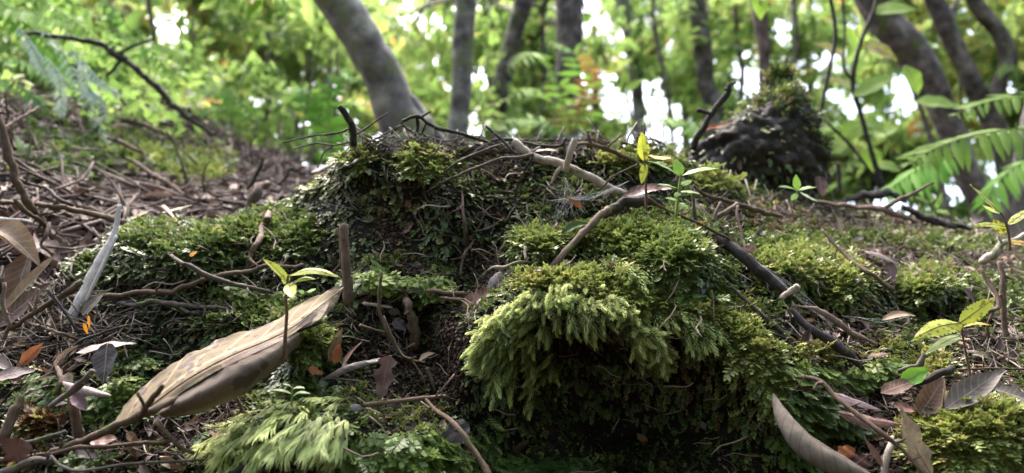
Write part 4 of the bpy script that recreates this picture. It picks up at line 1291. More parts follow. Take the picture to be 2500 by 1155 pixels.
K("cream-coloured stick standing at the bottom right between dead leaves", [(2157, 1170, .40), (2165, 1115, .402), (2172, 1087, .405), (2180, 1068, .41)], [9, 10, 9, 5], 'twig_pale', "dead_stick")
K("black stick slanting out of the right edge behind the grey leaves", [(2415, 958, .45), (2450, 975, .448), (2520, 1010, .445)], [9, 9, 10], 'twig_dark', "dead_stick")
K("thin level brown twig behind the right seedling's foot", [(2338, 903, .47), (2420, 900, .468), (2520, 903, .468)], [3, 3, 3], 'twig_brown')
K("pale upright rootlet behind the smooth-leaved seedling", [(1690, 455, .62), (1693, 490, .62), (1697, 530, .62), (1712, 560, .62)], [4, 5, 5, 3], 'twig_grey', "root")
K("rotten pinkish stub on the left skyline", [(655, 445, .95), (628, 470, .93), (605, 510, .92)], [9, 12, 12], 'twig_pink', "broken_stick", rough=.3)
K("thin dark upright twig on the left skyline", [(648, 385, 1.0), (628, 420, 1.0), (602, 462, 1.0)], [4, 5, 5], 'twig_dark')
K("second thin dark twig right of the left skyline stub", [(716, 408, .95), (700, 430, .95), (680, 452, .95)], [3, 3, 3], 'twig_dark')
K("blurred pale stick lying on the left slope below the moss patch", [(325, 395, 1.25), (390, 435, 1.2), (458, 480, 1.15)], [5, 7, 6], 'twig_brown', "dead_stick")
K("blurred pink-brown stick at the top of the left moss patch", [(262, 336, 1.3), (310, 355, 1.3), (362, 380, 1.3)], [5, 7, 4], 'twig_pink', "dead_stick")
K("blurred dark stick pointing right on the left slope", [(300, 290, 1.5), (350, 305, 1.5), (398, 325, 1.48)], [6, 8, 5], 'twig_brown', "dead_stick")
K("fallen dead branch sloping down through the left foliage", [(60, 78, 1.5), (160, 92, 1.5), (235, 106, 1.5), (290, 135, 1.5), (330, 165, 1.5), (375, 205, 1.5), (430, 262, 1.5), (520, 330, 1.5)], [5, 7, 8, 10, 9, 10, 8, 5], 'twig_dark', "dead_branch", sides=8, subs=[([(285, 132, 1.5), (330, 110, 1.5), (380, 92, 1.5)], [5, 4, 3], "side_branch"), ([(300, 140, 1.5), (265, 180, 1.5), (240, 190, 1.5)], [5, 4], "side_branch")])
# a loose net of thin unnamed twigs (too many and too fine to pick apart)
rg = np.random.default_rng(77)
VV, FF, UU = [], [], []
k0 = 0
for (cx, cy, rx, ry, n, L, ang, dz) in [(1250, 355, 360, 16, 46, 110, 0.1, .02), (960, 350, 110, 20, 26, 70, 0.3, .02), (1480, 372, 150, 20, 18, 110, .25, .02), (1800, 500, 170, 25, 26, 130, .4, .02), (2050, 560, 200, 40, 30, 120, .4, .02), (2350, 620, 150, 50, 30, 110, .3, .02), (200, 810, 160, 35, 34, 110, -.2, .02),
                                       (450, 770, 140, 40, 20, 80, -.2, .015), (2150, 980, 160, 30, 16, 90, .4, .02), (350, 1090, 250, 40, 20, 80, 0, .02), (2430, 780, 70, 110, 16, 90, 1.2, .02), (1420, 470, 70, 25, 14, 60, -.3, .02), (1000, 470, 200, 80, 24, 60, 1.0, .008), (1250, 560, 180, 80, 16, 70, .8, .01), (500, 640, 200, 60, 18, 80, -.3, .012), (950, 800, 120, 80, 18, 60, .5, .015), (1870, 640, 110, 60, 14, 120, .8, .012), (100, 720, 90, 60, 20, 80, .9, .03), (300, 430, 260, 60, 40, 70, .3, .06)]:
    for _ in range(int(n * 1.9)):
        x, y = cx + rx * rg.uniform(-1, 1), cy + ry * rg.uniform(-1, 1)
        a = ang + rg.normal(0, .6)
        l = L * rg.uniform(.4, 1.2)
        pts = []
        for t in (-.5, -.17, .17, .5):
            pts.append((x + l * t * math.cos(a) + rg.normal(0, l * .04), y + l * t * math.sin(a) + rg.normal(0, l * .05), dz * rg.uniform(.3, 1)))
        V, F, U = stick_geo(pts, [rg.uniform(1.2, 3.2), rg.uniform(.8, 2)], n=9, sides=4, rough=.2, wob=1.4, seed=_)
        VV.append(V); UU.append(U)
        FF += [tuple(a_ + k0 for a_ in f) for f in F]
        k0 += len(V)
tag(mesh_obj("twig_tangle", np.vstack(VV), FF, M['twig_grey'], uv=np.vstack(UU)), "fine tangle of wiry dead twigs over the crest and litter", "litter", kind="stuff")

# cobwebs
rg = np.random.default_rng(12)
VV, FF, k0 = [], [], 0
def threads(path0, path1, n, sag, z0):
    global k0
    for _ in range(n):
        a, b = rg.random(), rg.random()
        p0 = np.array(path0[0]) * (1 - a) + np.array(path0[1]) * a
        p1 = np.array(path1[0]) * (1 - b) + np.array(path1[1]) * b
        m = (p0 + p1) / 2 + [rg.normal(0, 4), sag + rg.normal(0, 4)]
        pts = [(p0[0], p0[1], z0), (m[0], m[1], z0 + .002), (p1[0], p1[1], z0)]
        V, F, U = stick_geo(pts, [.22, .18], n=9, sides=3, rough=0, wob=0)
        VV.append(V)
        FF.extend(tuple(q + k0 for q in f) for f in F)
        k0 += len(V)
threads([(1340, 490), (1400, 480)], [(1470, 470), (1540, 440)], 18, 14, .60)
threads([(1380, 430), (1400, 500)], [(1350, 540), (1440, 520)], 26, 0, .61)
threads([(1560, 610), (1620, 620)], [(1600, 590), (1680, 600)], 14, 6, .545)
threads([(1850, 640), (1900, 680)], [(1990, 740), (2040, 800)], 10, 4, .52)
threads([(2050, 770), (2100, 775)], [(2200, 780), (2230, 770)], 5, 6, .53)
threads([(780, 500), (900, 480)], [(900, 560), (1000, 520)], 6, 4, .64)
tag(mesh_obj("cobweb", np.vstack(VV), FF, M['web']), "thin white cobweb threads strung between the twigs and moss", "cobweb", kind="stuff")

# ------------------------------------------------------------------ leaves
LM = {}
LM['tan'] = leaf_mat("tan_dead_leaf", (.13, .088, .058), (.27, .195, .135), (.5, .4, .3), .4, .12, .6)
LM['brown'] = leaf_mat("brown_dead_leaf", (.065, .038, .028), (.155, .10, .076), (.34, .25, .2), .5, .1, .5)
LM['grey'] = leaf_mat("grey_dead_leaf", (.075, .062, .055), (.17, .145, .125), (.38, .34, .32), .5, .08, .6)
LM['lilac'] = leaf_mat("lilac_grey_dead_leaf", (.075, .056, .052), (.18, .14, .13), (.40, .34, .35), .4, .08, .5)
LM['slate'] = leaf_mat("wet_slate_leaf", (.022, .019, .019), (.068, .058, .056), (.17, .16, .18), .5, .03, .38)
LM['purple'] = leaf_mat("wet_purple_leaf", (.085, .055, .06), (.20, .135, .145), (.28, .2, .2), .5, .05, .35)
LM['pink'] = leaf_mat("reddish_leaf", (.075, .035, .03), (.17, .09, .075), (.37, .24, .2), .5, .08, .4)
LM['rust'] = leaf_mat("rust_leaf", (.16, .055, .025), (.34, .13, .06), (.4, .2, .1), .4, .2, .5)
LM['darkred'] = leaf_mat("dark_red_leaf", (.045, .022, .02), (.12, .06, .052), (.25, .15, .12), .7, .05, .45)
LM['cream'] = leaf_mat("cream_dead_leaf", (.15, .12, .085), (.29, .24, .175), (.55, .48, .38), .3, .15, .65, spots=260, spotcol=(.14, .1, .07))
LM['orange'] = leaf_mat("orange_leaf", (.5, .2, .02), (.7, .34, .03), (.6, .3, .05), .3, .3, .5)
LM['green'] = leaf_mat("fresh_green_leaf", (.12, .24, .035), (.19, .33, .055), (.3, .42, .13), .35, .45, .5)
LM['oval'] = leaf_mat("oval_green_leaf", (.11, .26, .03), (.16, .34, .045), (.22, .38, .08), .3, .3, .3)
LM['shell'] = leaf_mat("dark_green_leaf", (.03, .06, .02), (.07, .11, .035), (.2, .24, .1), .5, .15, .3)
LM['serr'] = leaf_mat("yellow_green_serrated_leaf", (.24, .30, .035), (.40, .42, .05), (.10, .10, .02), .0, .45, .5, spots=330, spotcol=(.12, .10, .02))
LM['serr_y'] = leaf_mat("yellow_serrated_leaf", (.40, .30, .03), (.52, .40, .05), (.2, .14, .02), .2, .4, .4, spots=280, spotcol=(.25, .08, .02))
LM['pale'] = leaf_mat("pale_green_leaf", (.22, .29, .14), (.33, .39, .2), (.4, .45, .3), .3, .35, .5)
LM['midrib_dark'] = bark_mat("dark_midrib", (.05, .03, .015), (.12, .07, .03), None, 200, 1)
LM['midrib_pale'] = bark_mat("pale_midrib", (.2, .22, .08), (.32, .34, .14), None, 200, 1)
LM['midrib_brown'] = bark_mat("brown_midrib", (.14, .1, .075), (.28, .21, .16), None, 200, 1)
LM['stem_brown'] = bark_mat("seedling_stem", (.07, .04, .03), (.15, .09, .06), None, 250, .2, .2)
LM['stem_green'] = bark_mat("green_stem", (.10, .15, .04), (.19, .26, .08), None, 250, .2)
LM['spotted'] = leaf_mat("yellow_spotted_leaf", (.085, .066, .044), (.23, .18, .115), (.42, .34, .22), .6, .05, .85, spots=150, spotcol=(.085, .065, .07), nscale=34, nveins=8, bdist=.003)
LM['under'] = leaf_mat("grey_brown_leaf_underside", (.075, .056, .045), (.16, .125, .10), (.12, .09, .07), .5, .05, .65, spots=110, spotcol=(.05, .038, .033), nscale=34, nveins=8, bdist=.003)
LM['roll'] = leaf_mat("pale_curled_leaf", (.09, .073, .06), (.19, .16, .132), (.06, .045, .035), .75, .05, .8, nscale=80, nveins=10, bdist=.0015)


def leaf_geo(B, T, w, nrm, serr=0, arch=0., curl=0., fold=0., tw=0., n=None, m=3, shape=1.0, wav=.06, seed=0, tipw=0.0, teeth=11, side_bend=0.):
    """leaf blade from base B to tip T, full width w, facing nrm"""
    B, T = np.asarray(B, float), np.asarray(T, float)
    L = np.linalg.norm(T - B)
    a = (T - B) / L
    s = nz(np.cross(nrm, a))
    up = np.cross(a, s)
    n = n or (teeth * 4 if serr else 16)
    V, U, MID = [], [], []
    for i in range(n + 1):
        t = i / n
        prof = math.sin(math.pi * min(1, t ** (.75 * shape))) ** .8 if 0 < t < 1 else 0.0
        prof = max(prof, tipw * (t > .5), .03)
        hw = w / 2 * prof
        if serr:
            ph = (t * teeth) % 1
            hw_e = hw * (1 - serr + 2 * serr * ph) if .06 < t < .97 else hw
        else:
            hw_e = hw * (1 + wav * math.sin(t * 17 + seed * 2.1) * .7 + wav * 1.2 * float(vnoise(np.array([t * 9, seed * 1.3, 0.5]), 1.0)))
        c = B + a * L * t + up * arch * L * math.sin(math.pi * t) + s * side_bend * L * math.sin(math.pi * t)
        th = tw * (t - .5)
        st = s * math.cos(th) + up * math.sin(th)
        ut = up * math.cos(th) - s * math.sin(th)
        MID.append((c, hw, ut))
        for j in range(-m, m + 1):
            f = j / m
            ww = hw_e if abs(j) == m else hw
            if abs(curl) > .01:
                ang = curl * f
                x, z = ww * math.sin(ang) / curl, ww * (1 - math.cos(ang)) / curl
            else:
                x, z = ww * f, 0
            z += fold * abs(f) * ww
            z += wav * w * .35 * math.sin(5.3 * t * 3 + f * 2 + seed) * abs(f)
            V.append(c + st * x + ut * z)
            U.append((t, f))
    return np.array(V), grid_faces(n + 1, 2 * m + 1), np.array(U), MID


def midrib(MID, parent, mat, r, up=.25):
    C = np.array([c + u * r * up for c, h, u in MID])[::max(1, len(MID) // 16)]
    if len(C) < 4:
        return
    R = np.linspace(r, r * .3, len(C))
    V, F, U = tube_geo(C, R, 5, rough=.05)
    return mesh_obj("midrib", V, F, LM[mat], parent=parent, uv=U)


FACE = -FW
UPV = np.array([0, 0, 1.0])
_lid = [0]


def dead_leaf(label, b, t, wpx, mat, nrm=(0, -.6, .8), name="dead_leaf", cat="leaf", rib=None, off=.006, group=None, stalk=0.0, **kw):
    _lid[0] += 1
    b = b if len(b) == 3 else (*b, off)
    t = t if len(t) == 3 else (*t, off)
    B, T = S(*b), S(*t)
    w = pxr((b[0] + t[0]) / 2, (b[1] + t[1]) / 2, b[2], wpx)
    V, F, U, MID = leaf_geo(B, T, w, nz(nrm), seed=_lid[0], **kw)
    V = V + (w * .05) * fbm(V, 3 / w, 2, _lid[0])[:, None] * nz(nrm)
    o = mesh_obj(name, V, F, LM[mat], uv=U)
    tag(o, label, cat, group)
    if rib:
        midrib(MID, o, rib, w * .022)
    if stalk:
        V, F, U = tube_geo(catmull([B, B - (T - B) * stalk * .5 + UPV * w * .05, B - (T - B) * stalk], 7), np.full(7, w * .03), 5)
        mesh_obj("leaf_stalk", V, F, LM['midrib_brown'], parent=o, uv=U)
    return o


def loft(curves, nu=40, nv=10, flip=False):
    """smooth surface through rows of points (px, py, off)"""
    C = [catmull([list(S(*p)) for p in c], nu) for c in curves]
    A = np.array(C)                                   # rows, nu, 3
    G = np.stack([catmull(A[:, i], nv) for i in range(nu)], 0)   # nu, nv, 3
    U = np.stack(np.meshgrid(np.linspace(0, 1, nu), np.linspace(-1, 1, nv), indexing='ij'), -1)
    return G, U


# the big rolled yellow leaf
D0 = .435
ylf = empty("rolled_leaf", S(560, 900, D0), "large rolled dead leaf, yellow with dark spots above and grey-brown beneath, lying in the moss", "leaf")
top = [(272, 1048, .43), (318, 975, .435), (400, 905, .44), (455, 868, .445), (520, 838, .45), (600, 808, .455), (668, 782, .46), (700, 762, .465), (752, 735, .475), (800, 710, .485), (836, 698, .495)]
q1 = [(284, 1046, .422), (340, 990, .422), (420, 922, .425), (480, 884, .43), (545, 852, .435), (620, 822, .44), (680, 795, .446), (715, 775, .452), (762, 745, .465), (806, 716, .48), (834, 710, .492)]
q2 = [(296, 1044, .418), (362, 1000, .414), (440, 938, .414), (505, 898, .418), (572, 866, .423), (640, 838, .428), (695, 812, .434), (728, 790, .442), (772, 760, .454), (804, 744, .468), (826, 730, .484)]
q3 = [(306, 1043, .417), (380, 1004, .410), (452, 952, .409), (525, 908, .412), (592, 872, .417), (652, 846, .424), (704, 822, .430), (738, 798, .438), (775, 778, .450), (795, 770, .458), (812, 755, .472)]
G, U = loft([top, q1, q2, q3], 60, 16)
G = G + (.0016 * fbm(G, 110, 4, 4))[..., None] * FACE
G[:, 0] += (.0032 * fbm(G[:, 0], 100, 4, 44))[:, None] * UPV
mesh_obj("spotted_upper_blade", G.reshape(-1, 3), grid_faces(60, 16), LM['spotted'], parent=ylf, uv=U.reshape(-1, 2))
b0 = [(372, 1006, .4115), (452, 954, .4105), (525, 909, .4135), (560, 888, .4155), (600, 868, .419), (652, 846, .4255), (690, 826, .430), (725, 806, .437)]
b1 = [(385, 1010, .405), (462, 975, .401), (535, 938, .404), (575, 915, .407), (612, 895, .411), (660, 870, .418), (694, 846, .425), (728, 818, .434)]
b2 = [(395, 1016, .408), (472, 1000, .405), (545, 968, .408), (588, 944, .411), (625, 920, .415), (668, 892, .421), (698, 864, .428), (730, 828, .437)]
b3 = [(400, 1020, .418), (478, 1013, .417), (552, 985, .420), (596, 960, .423), (632, 934, .427), (674, 903, .433), (702, 874, .439), (732, 834, .446)]
G, U = loft([b0, b1, b2, b3], 60, 16)
G = G + (.0022 * fbm(G, 90, 4, 6))[..., None] * FACE
G[:, -1] += (.004 * fbm(G[:, -1], 90, 4, 46))[:, None] * UPV
mesh_obj("rolled_underside", G.reshape(-1, 3), grid_faces(60, 16), LM['under'], parent=ylf, uv=U.reshape(-1, 2))
e0 = [(540, 889, .4125), (580, 866, .4145), (625, 846, .419), (670, 829, .424), (700, 820, .428)]
e1 = [(545, 898, .409), (590, 876, .411), (632, 857, .4155), (672, 838, .421), (702, 824, .427)]
G, U = loft([e0, e1], 24, 4)
mesh_obj("curled_dark_edge", G.reshape(-1, 3), grid_faces(24, 4), LM['brown'], parent=ylf, uv=U.reshape(-1, 2))
V, F, U = tube_geo(catmull([list(S(*p)) for p in [(300, 1042, .4165), (366, 992, .412), (446, 934, .412), (515, 893, .4155), (582, 860, .420), (650, 832, .426), (712, 800, .436), (770, 756, .454), (838, 702, .49)]], 50), np.linspace(.0007, .0004, 50), 6)
mesh_obj("midrib", V, F, LM['midrib_brown'], parent=ylf, uv=U)
e0 = [(735, 775, .446), (765, 755, .456), (800, 735, .466), (822, 715, .478)]
e1 = [(738, 790, .442), (762, 785, .445), (790, 770, .452), (805, 745, .466)]
e2 = [(728, 806, .44), (745, 800, .441), (775, 785, .447), (795, 760, .46)]
G, U = loft([e0, e1, e2], 24, 8)
G = G + (.002 * fbm(G, 200, 3, 9))[..., None] * FACE
mesh_obj("torn_white_edge", G.reshape(-1, 3), grid_faces(24, 8), LM['cream'], parent=ylf, uv=U.reshape(-1, 2))

# the long pale curled leaf at the bottom right
ax = [(1888, 962, .425), (1905, 1005, .415), (1930, 1045, .405), (1965, 1085, .398), (2010, 1115, .392), (2060, 1140, .388), (2130, 1172, .384)]
C = catmull([list(S(*p)) for p in ax], 46)
R = np.interp(np.linspace(0, 1, 46), [0, .06, .2, .4, .6, .8, 1], np.array([1.5, 8, 17, 25, 28, 24, 12])) * .40 / FPX
Tn = nz(np.gradient(C, axis=0))
A_ = nz(np.cross(Tn, FACE))
B_ = np.cross(Tn, A_)
ang = np.linspace(-3.7, 1.5, 22)
V = C[:, None] + (A_[:, None] * np.sin(ang)[None, :, None] + (-B_[:, None] if (B_[20] @ FACE) < 0 else B_[:, None]) * np.cos(ang)[None, :, None]) * (R[:, None] * (0.88 + .05 * (ang[None, :] + 3.7)))[..., None]
V = V + (.0009 * fbm(V, 130, 3, 14))[..., None] * FACE
U = np.stack(np.meshgrid(np.linspace(0, 1, 46), np.linspace(-1, 1, 22), indexing='ij'), -1)
o = mesh_obj("curled_leaf", V.reshape(-1, 3), grid_faces(46, 22), LM['roll'], uv=U.reshape(-1, 2))
tag(o, "long pale grey curled leaf hanging from the moss edge at the bottom right", "leaf")

DL = dead_leaf
FR = (0, -.9, .45)
DL("big brown leaf curling over a dark hollow at the left edge", (-30, 560, .63), (98, 652, .60), 95, 'tan', (-.2, -.5, .85), curl=1.5, arch=.12, wav=.02)
DL("brown leaf flap hanging behind the curled leaf at the left edge", (70, 615, .625), (40, 780, .60), 90, 'brown', (-.3, -.8, .4), curl=.6, arch=.04)
DL("long narrow straw-coloured leaf edge slanting up at the left", (5, 765, .56), (138, 618, .60), 26, 'tan', (.3, -.8, .5), fold=.5, arch=.03, tw=.8, rib='midrib_brown')
DL("wide purplish-brown leaf below the slanting straw leaf", (-10, 800, .575), (122, 690, .60), 60, 'brown', (.2, -.8, .6), curl=.5)
DL("flat mauve-grey leaf lying at the left edge under black twigs", (-20, 928, .45), (86, 905, .46), 44, 'lilac', (0, -.75, .6), arch=.06, curl=.4)
DL("second grey leaf poking in from the left edge above the mauve one", (-30, 872, .47), (28, 902, .47), 36, 'lilac', (.2, -.7, .6), curl=.5)
DL("rust-orange folded leaf standing among twigs at the left", (52, 892, .47), (106, 838, .48), 30, 'rust', (.4, -.8, .3), fold=.6, rib='midrib_brown')
DL("pale tan leaf with upturned rim in the left litter", (136, 886, .46), (192, 842, .47), 34, 'tan', (-.3, -.5, .8), curl=1.2)
DL("large pale mauve leaf lying flat above the wire-thin twig", (185, 862, .475), (334, 838, .49), 44, 'lilac', (0, -.5, .85), arch=.05, wav=.1)
DL("dark veined leaf hanging down below the large mauve leaf", (262, 838, .465), (252, 936, .45), 62, 'slate', (0, -1, .15), curl=.5, rib='midrib_brown')
DL("pale curled leaf pinned under the mossy forked stick", (152, 930, .425), (272, 966, .42), 42, 'lilac', (0, -.55, .8), curl=-1.1, tw=.7)
DL("small cream scrap of leaf left of the forked stick", (160, 912, .43), (178, 934, .428), 22, 'cream', (0, -.9, .4), curl=.6)
DL("spotted mauve leaf tip with a red end on top of the peeled stick", (176, 964, .418), (210, 1004, .416), 38, 'purple', (.2, -.7, .6), curl=1.0)
DL("dark red triangular leaf with pale veins in the lower left corner", (52, 1070, .405), (42, 1126, .405), 84, 'darkred', (0, -.95, .3), fold=.35, shape=.62, tipw=.7, rib='midrib_brown')
DL("pink-brown crumpled leaf beneath the main dead branch", (222, 1078, .412), (288, 1072, .412), 40, 'pink', (0, -.7, .7), wav=.16, curl=.4)
DL("bluish-grey leaf lying under the pale side branch at the lower left", (180, 1096, .41), (242, 1118, .405), 32, 'slate', (0, -.7, .7), curl=.3)
DL("small orange scrap of leaf in the bottom left corner", (16, 1142, .40), (32, 1128, .40), 14, 'orange', FR)
DL("tiny orange leaf scrap on the mossy left shoulder", (462, 624, .02), (482, 614, .02), 15, 'orange', FR)
DL("orange-yellow sliver of leaf caught in twigs at the left", (204, 788, .48), (214, 816, .478), 9, 'orange', FR)
DL("second orange sliver hanging right of the first", (216, 770, .48), (218, 802, .478), 7, 'orange', FR)
DL("blurred grey bent leaf leaning behind the silver wood foot", (200, 770, .56), (255, 712, .58), 30, 'grey', FR, curl=.6)
DL("pointed brown leaf standing upright right of the rolled leaf", (806, 884, .465), (836, 800, .468), 30, 'tan', (-.2, -1, .1), curl=.7)
DL("shorter rust-brown leaf standing in front of the pointed one", (818, 888, .458), (830, 838, .46), 26, 'rust', (0, -1, .1), curl=.5)
DL("small dark orange leaf scrap at the foot of the upright leaves", (752, 898, .45), (788, 914, .45), 20, 'rust', FR, wav=.2)
DL("pinkish curled strip of leaf rising beside the gully", (838, 898, .455), (886, 832, .47), 17, 'pink', (-.5, -.8, .2), curl=.8, side_bend=.1)
DL("shiny bluish-grey leaf arching over the dark hole", (784, 928, .445), (948, 878, .45), 34, 'slate', (.1, -.55, .8), arch=.10, curl=-.9, rib='midrib_brown')
DL("purple leaf with wavy lobes hanging below the bluish one", (950, 868, .432), (928, 976, .435), 54, 'purple', (-.25, -1, .1), curl=.5, wav=.28, tw=.4, rib='midrib_brown')
DL("bluish folded leaf top resting above the purple leaf", (892, 882, .44), (958, 868, .438), 26, 'slate', (0, -.4, .9), curl=-.6)
DL("round blue-grey leaf hanging on the flaking root", (962, 778, .535), (988, 806, .53), 30, 'slate', FR)
DL("broad brown leaf leaning on the grey rock on the ledge", (1140, 768, .50), (1196, 704, .525), 66, 'pink', (-.1, -.85, .5), curl=.5, tipw=.3, rib='midrib_brown')
DL("dark wedge-shaped leaf lying on the ledge left of the gully", (862, 738, .59), (946, 712, .60), 30, 'slate', (0, -.5, .85), shape=.7)
DL("dark grey veined leaf half hidden behind the bent tan stick", (1098, 1030, .425), (1142, 1082, .42), 64, 'slate', FR, rib='midrib_brown', wav=.1)
DL("toothed dark red leaf lying over the crest behind the seedlings", (1518, 486, .60), (1650, 462, .62), 44, 'darkred', (0, -.75, .7), serr=.06, teeth=16, arch=.09, curl=.5, rib='midrib_brown')
DL("tiny twisted pale and red leaf caught in the cobweb", (1382, 478, .60), (1424, 508, .60), 17, 'rust', (0, -1, .3), tw=1.6, wav=.2)
DL("shell-like dark green leaf perched beside the diagonal stick", (1378, 570, .555), (1438, 548, .56), 36, 'shell', (0, -.75, .65), arch=.1, curl=1.0)
DL("reddish-brown leaf lying behind the cream crumpled leaf", (2046, 1006, .415), (2204, 1036, .42), 46, 'pink', (.1, -.75, .6), arch=-.03, curl=-.7, rib='midrib_brown')
DL("cream crumpled leaf standing upright near the bottom right", (2276, 1160, .395), (2196, 985, .40), 58, 'cream', (-.3, -1, .1), curl=1.1, tw=.8, wav=.2, rib='midrib_brown', side_bend=.05)
DL("brown cupped leaf with pale veins standing behind the cream one", (2246, 1016, .435), (2304, 922, .44), 66, 'brown', (-.2, -.9, .3), curl=.9, rib='midrib_brown')
DL("narrow tan strip of leaf edge right of the cupped leaf", (2296, 1018, .43), (2306, 930, .432), 18, 'tan', (.8, -.7, 0), curl=.5)
DL("large grey-brown leaf with pale veins slanting in the right litter", (2308, 1000, .425), (2452, 902, .435), 72, 'grey', (-.25, -.8, .5), curl=.9, tipw=.25, rib='midrib_brown')
DL("pale grey wrinkled leaf at the far right edge", (2425, 950, .435), (2530, 985, .43), 66, 'grey', (.2, -.75, .6), wav=.16, curl=.4)
DL("small wine-red leaf above the arching brown stick", (1914, 944, .45), (1988, 952, .448), 24, 'pink', (0, -.6, .8), curl=.8)
DL("rough red-brown bark-like leaf at the bottom right", (2050, 1118, .41), (2088, 1095, .41), 44, 'rust', FR, wav=.25)
DL("second dark brown ragged leaf right of the rough red one", (2080, 1140, .405), (2118, 1110, .405), 40, 'darkred', FR, wav=.25)
DL("thin pinkish leaf strip standing beside the cream stick", (2156, 1140, .40), (2112, 1072, .405), 20, 'pink', (.3, -1, .1), curl=.5, rib='midrib_brown')
DL("long mauve leaf lying behind the reddish-brown leaf", (2030, 958, .44), (2150, 1000, .435), 36, 'purple', (0, -.6, .8), curl=-.5, rib='midrib_brown')
DL("dark brown leaf tucked under the black charred stick", (2150, 960, .45), (2245, 925, .455), 40, 'brown', (0, -.7, .6), curl=.4)
DL("pink-grey leaf between the cupped leaf and the black stick", (2180, 990, .44), (2240, 1005, .44), 34, 'pink', (.2, -.7, .6), curl=.6)
DL("orange-brown leaf caught under a web in the right hollow", (2152, 782, .545), (2236, 772, .55), 26, 'tan', (0, -.7, .7), arch=.12, curl=.6)
DL("lilac-white blurred leaf in the litter on the right slope", (2110, 612, .70), (2196, 650, .69), 38, 'lilac', (0, -.5, .9), arch=.1, curl=-.6)
DL("purple-grey leaf hanging below the lilac-white leaf", (2168, 640, .69), (2178, 690, .68), 34, 'purple', FR, curl=.5)
DL("small brown curled leaf right of the seedling on the slope", (2045, 528, .84), (2052, 575, .82), 18, 'tan', (.4, -.9, 0), curl=.8)
DL("small purple upright leaf right of the rounded hummock", (2352, 700, .60), (2382, 740, .595), 16, 'purple', (.2, -1, .1), curl=.5)
DL("yellow toothed dying leaf beside the tall serrated seedling", (1583, 380, .60), (1640, 385, .605), 30, 'serr_y', (0, -.6, .7), serr=.1, teeth=8, arch=-.05)
DL("brick-red curled leaf on the skyline behind the dark stick", (1700, 322, .98), (1790, 300, 1.0), 20, 'rust', (0, -.7, .6), curl=.8)
DL("dark brown dead leaf lump at the right foot of the stump", (2000, 430, .98), (2008, 482, .96), 34, 'darkred', FR, curl=.8)
DL("bright pinkish-white leaf on the left skyline of the mound", (760, 420, .95), (812, 398, .95), 22, 'lilac', (0, -.6, .7))
DL("tan dead leaf lying flat on the crest among the roots", (1292, 372, .68), (1366, 368, .68), 20, 'tan', (0, -.5, .8), arch=.06)
DL("cream broad leaf on the left slope beside the red-brown stick", (300, 545, .72), (375, 510, .76), 24, 'cream', (-.2, -.6, .7), curl=.4)
DL("pale wide grass-like leaf on the left slope", (395, 520, .8), (470, 500, .85), 14, 'cream', (0, -.6, .7))
DL("pinkish leaf scrap on the dark root at the right", (1822, 616, .545), (1842, 596, .55), 24, 'pink', FR)
DL("glossy bright green oval leaf standing behind the black stick", (2200, 935, .455), (2268, 900, .455), 44, 'oval', (0, -.9, .4), name="green_leaf", curl=.5, rib='midrib_pale')
DL("grey disc-like leaf beside the filmy ferns", (862, 992, .45), (884, 1008, .445), 30, 'slate', FR, name="dead_leaf")
DL("pale tan curled leaf rim in the gully", (1022, 882, .50), (1064, 862, .505), 20, 'tan', (0, -.6, .7), arch=.12, curl=.5)

# more litter leaves on the blurred left slope and elsewhere, placed by chance but each its own leaf
spots_ = [("pinkish-grey", 'lilac'), ("pale tan", 'tan'), ("dark brown", 'brown'), ("cream", 'cream'), ("reddish", 'pink')]
rg = np.random.default_rng(31)
where = [("high on the left slope", 60, 640, 440, 520, 20, 46), ("low on the left slope", 20, 420, 480, 540, 10, 50), ("in the litter at the left edge", 20, 130, 820, 1000, 8, 40), ("among twigs on the right slope", 2020, 2480, 560, 650, 12, 34), ("in the right-hand hollow", 2080, 2400, 790, 880, 7, 38),
         ("in the litter at the bottom right", 2000, 2480, 950, 1010, 8, 50), ("on the crest", 1000, 1600, 358, 380, 8, 26), ("along the bottom left", 250, 520, 1050, 1140, 7, 36)]
ORD = ["leftmost", "second from left", "third from left", "fourth from left", "fifth from left", "sixth from left", "seventh from left", "eighth from left", "ninth from left"]
CARD = ["none", "one", "two", "three", "four", "five", "six", "seven", "eight", "nine"]
for (wh, x0, x1, y0, y1, n, L) in where:
    items = []
    for i in range(n):
        ci = i % 5
        items.append((ci, rg.uniform(x0, x1), rg.uniform(y0, y1), rg.uniform(-.7, .7), L * rg.uniform(.7, 1.5), rg.uniform(.28, .5), rg.normal(0, .4), rg.uniform(-1, 1.2), rg.uniform(-.05, .12), rg.normal(0, .5)))
    items.sort(key=lambda q: q[1])
    for ci in range(5):
        mine = [q for q in items if q[0] == ci]
        for k, (_, x, y, a, l, wf, nx_, cu, ar, tw_) in enumerate(mine):
            cn, mt = spots_[ci]
            lab = ("only %s leaf lying %s" % (cn, wh)) if len(mine) == 1 else "%s of the %s %s leaves %s" % (ORD[k], CARD[len(mine)], cn, wh)
            DL(lab, (x, y, .012), (x + l * math.cos(a), y + l * math.sin(a), .014), l * wf, mt, (nx_, -.6, .7), curl=cu, arch=ar, tw=tw_, wav=.12, group="dead leaves %s" % wh, n=10, m=2)


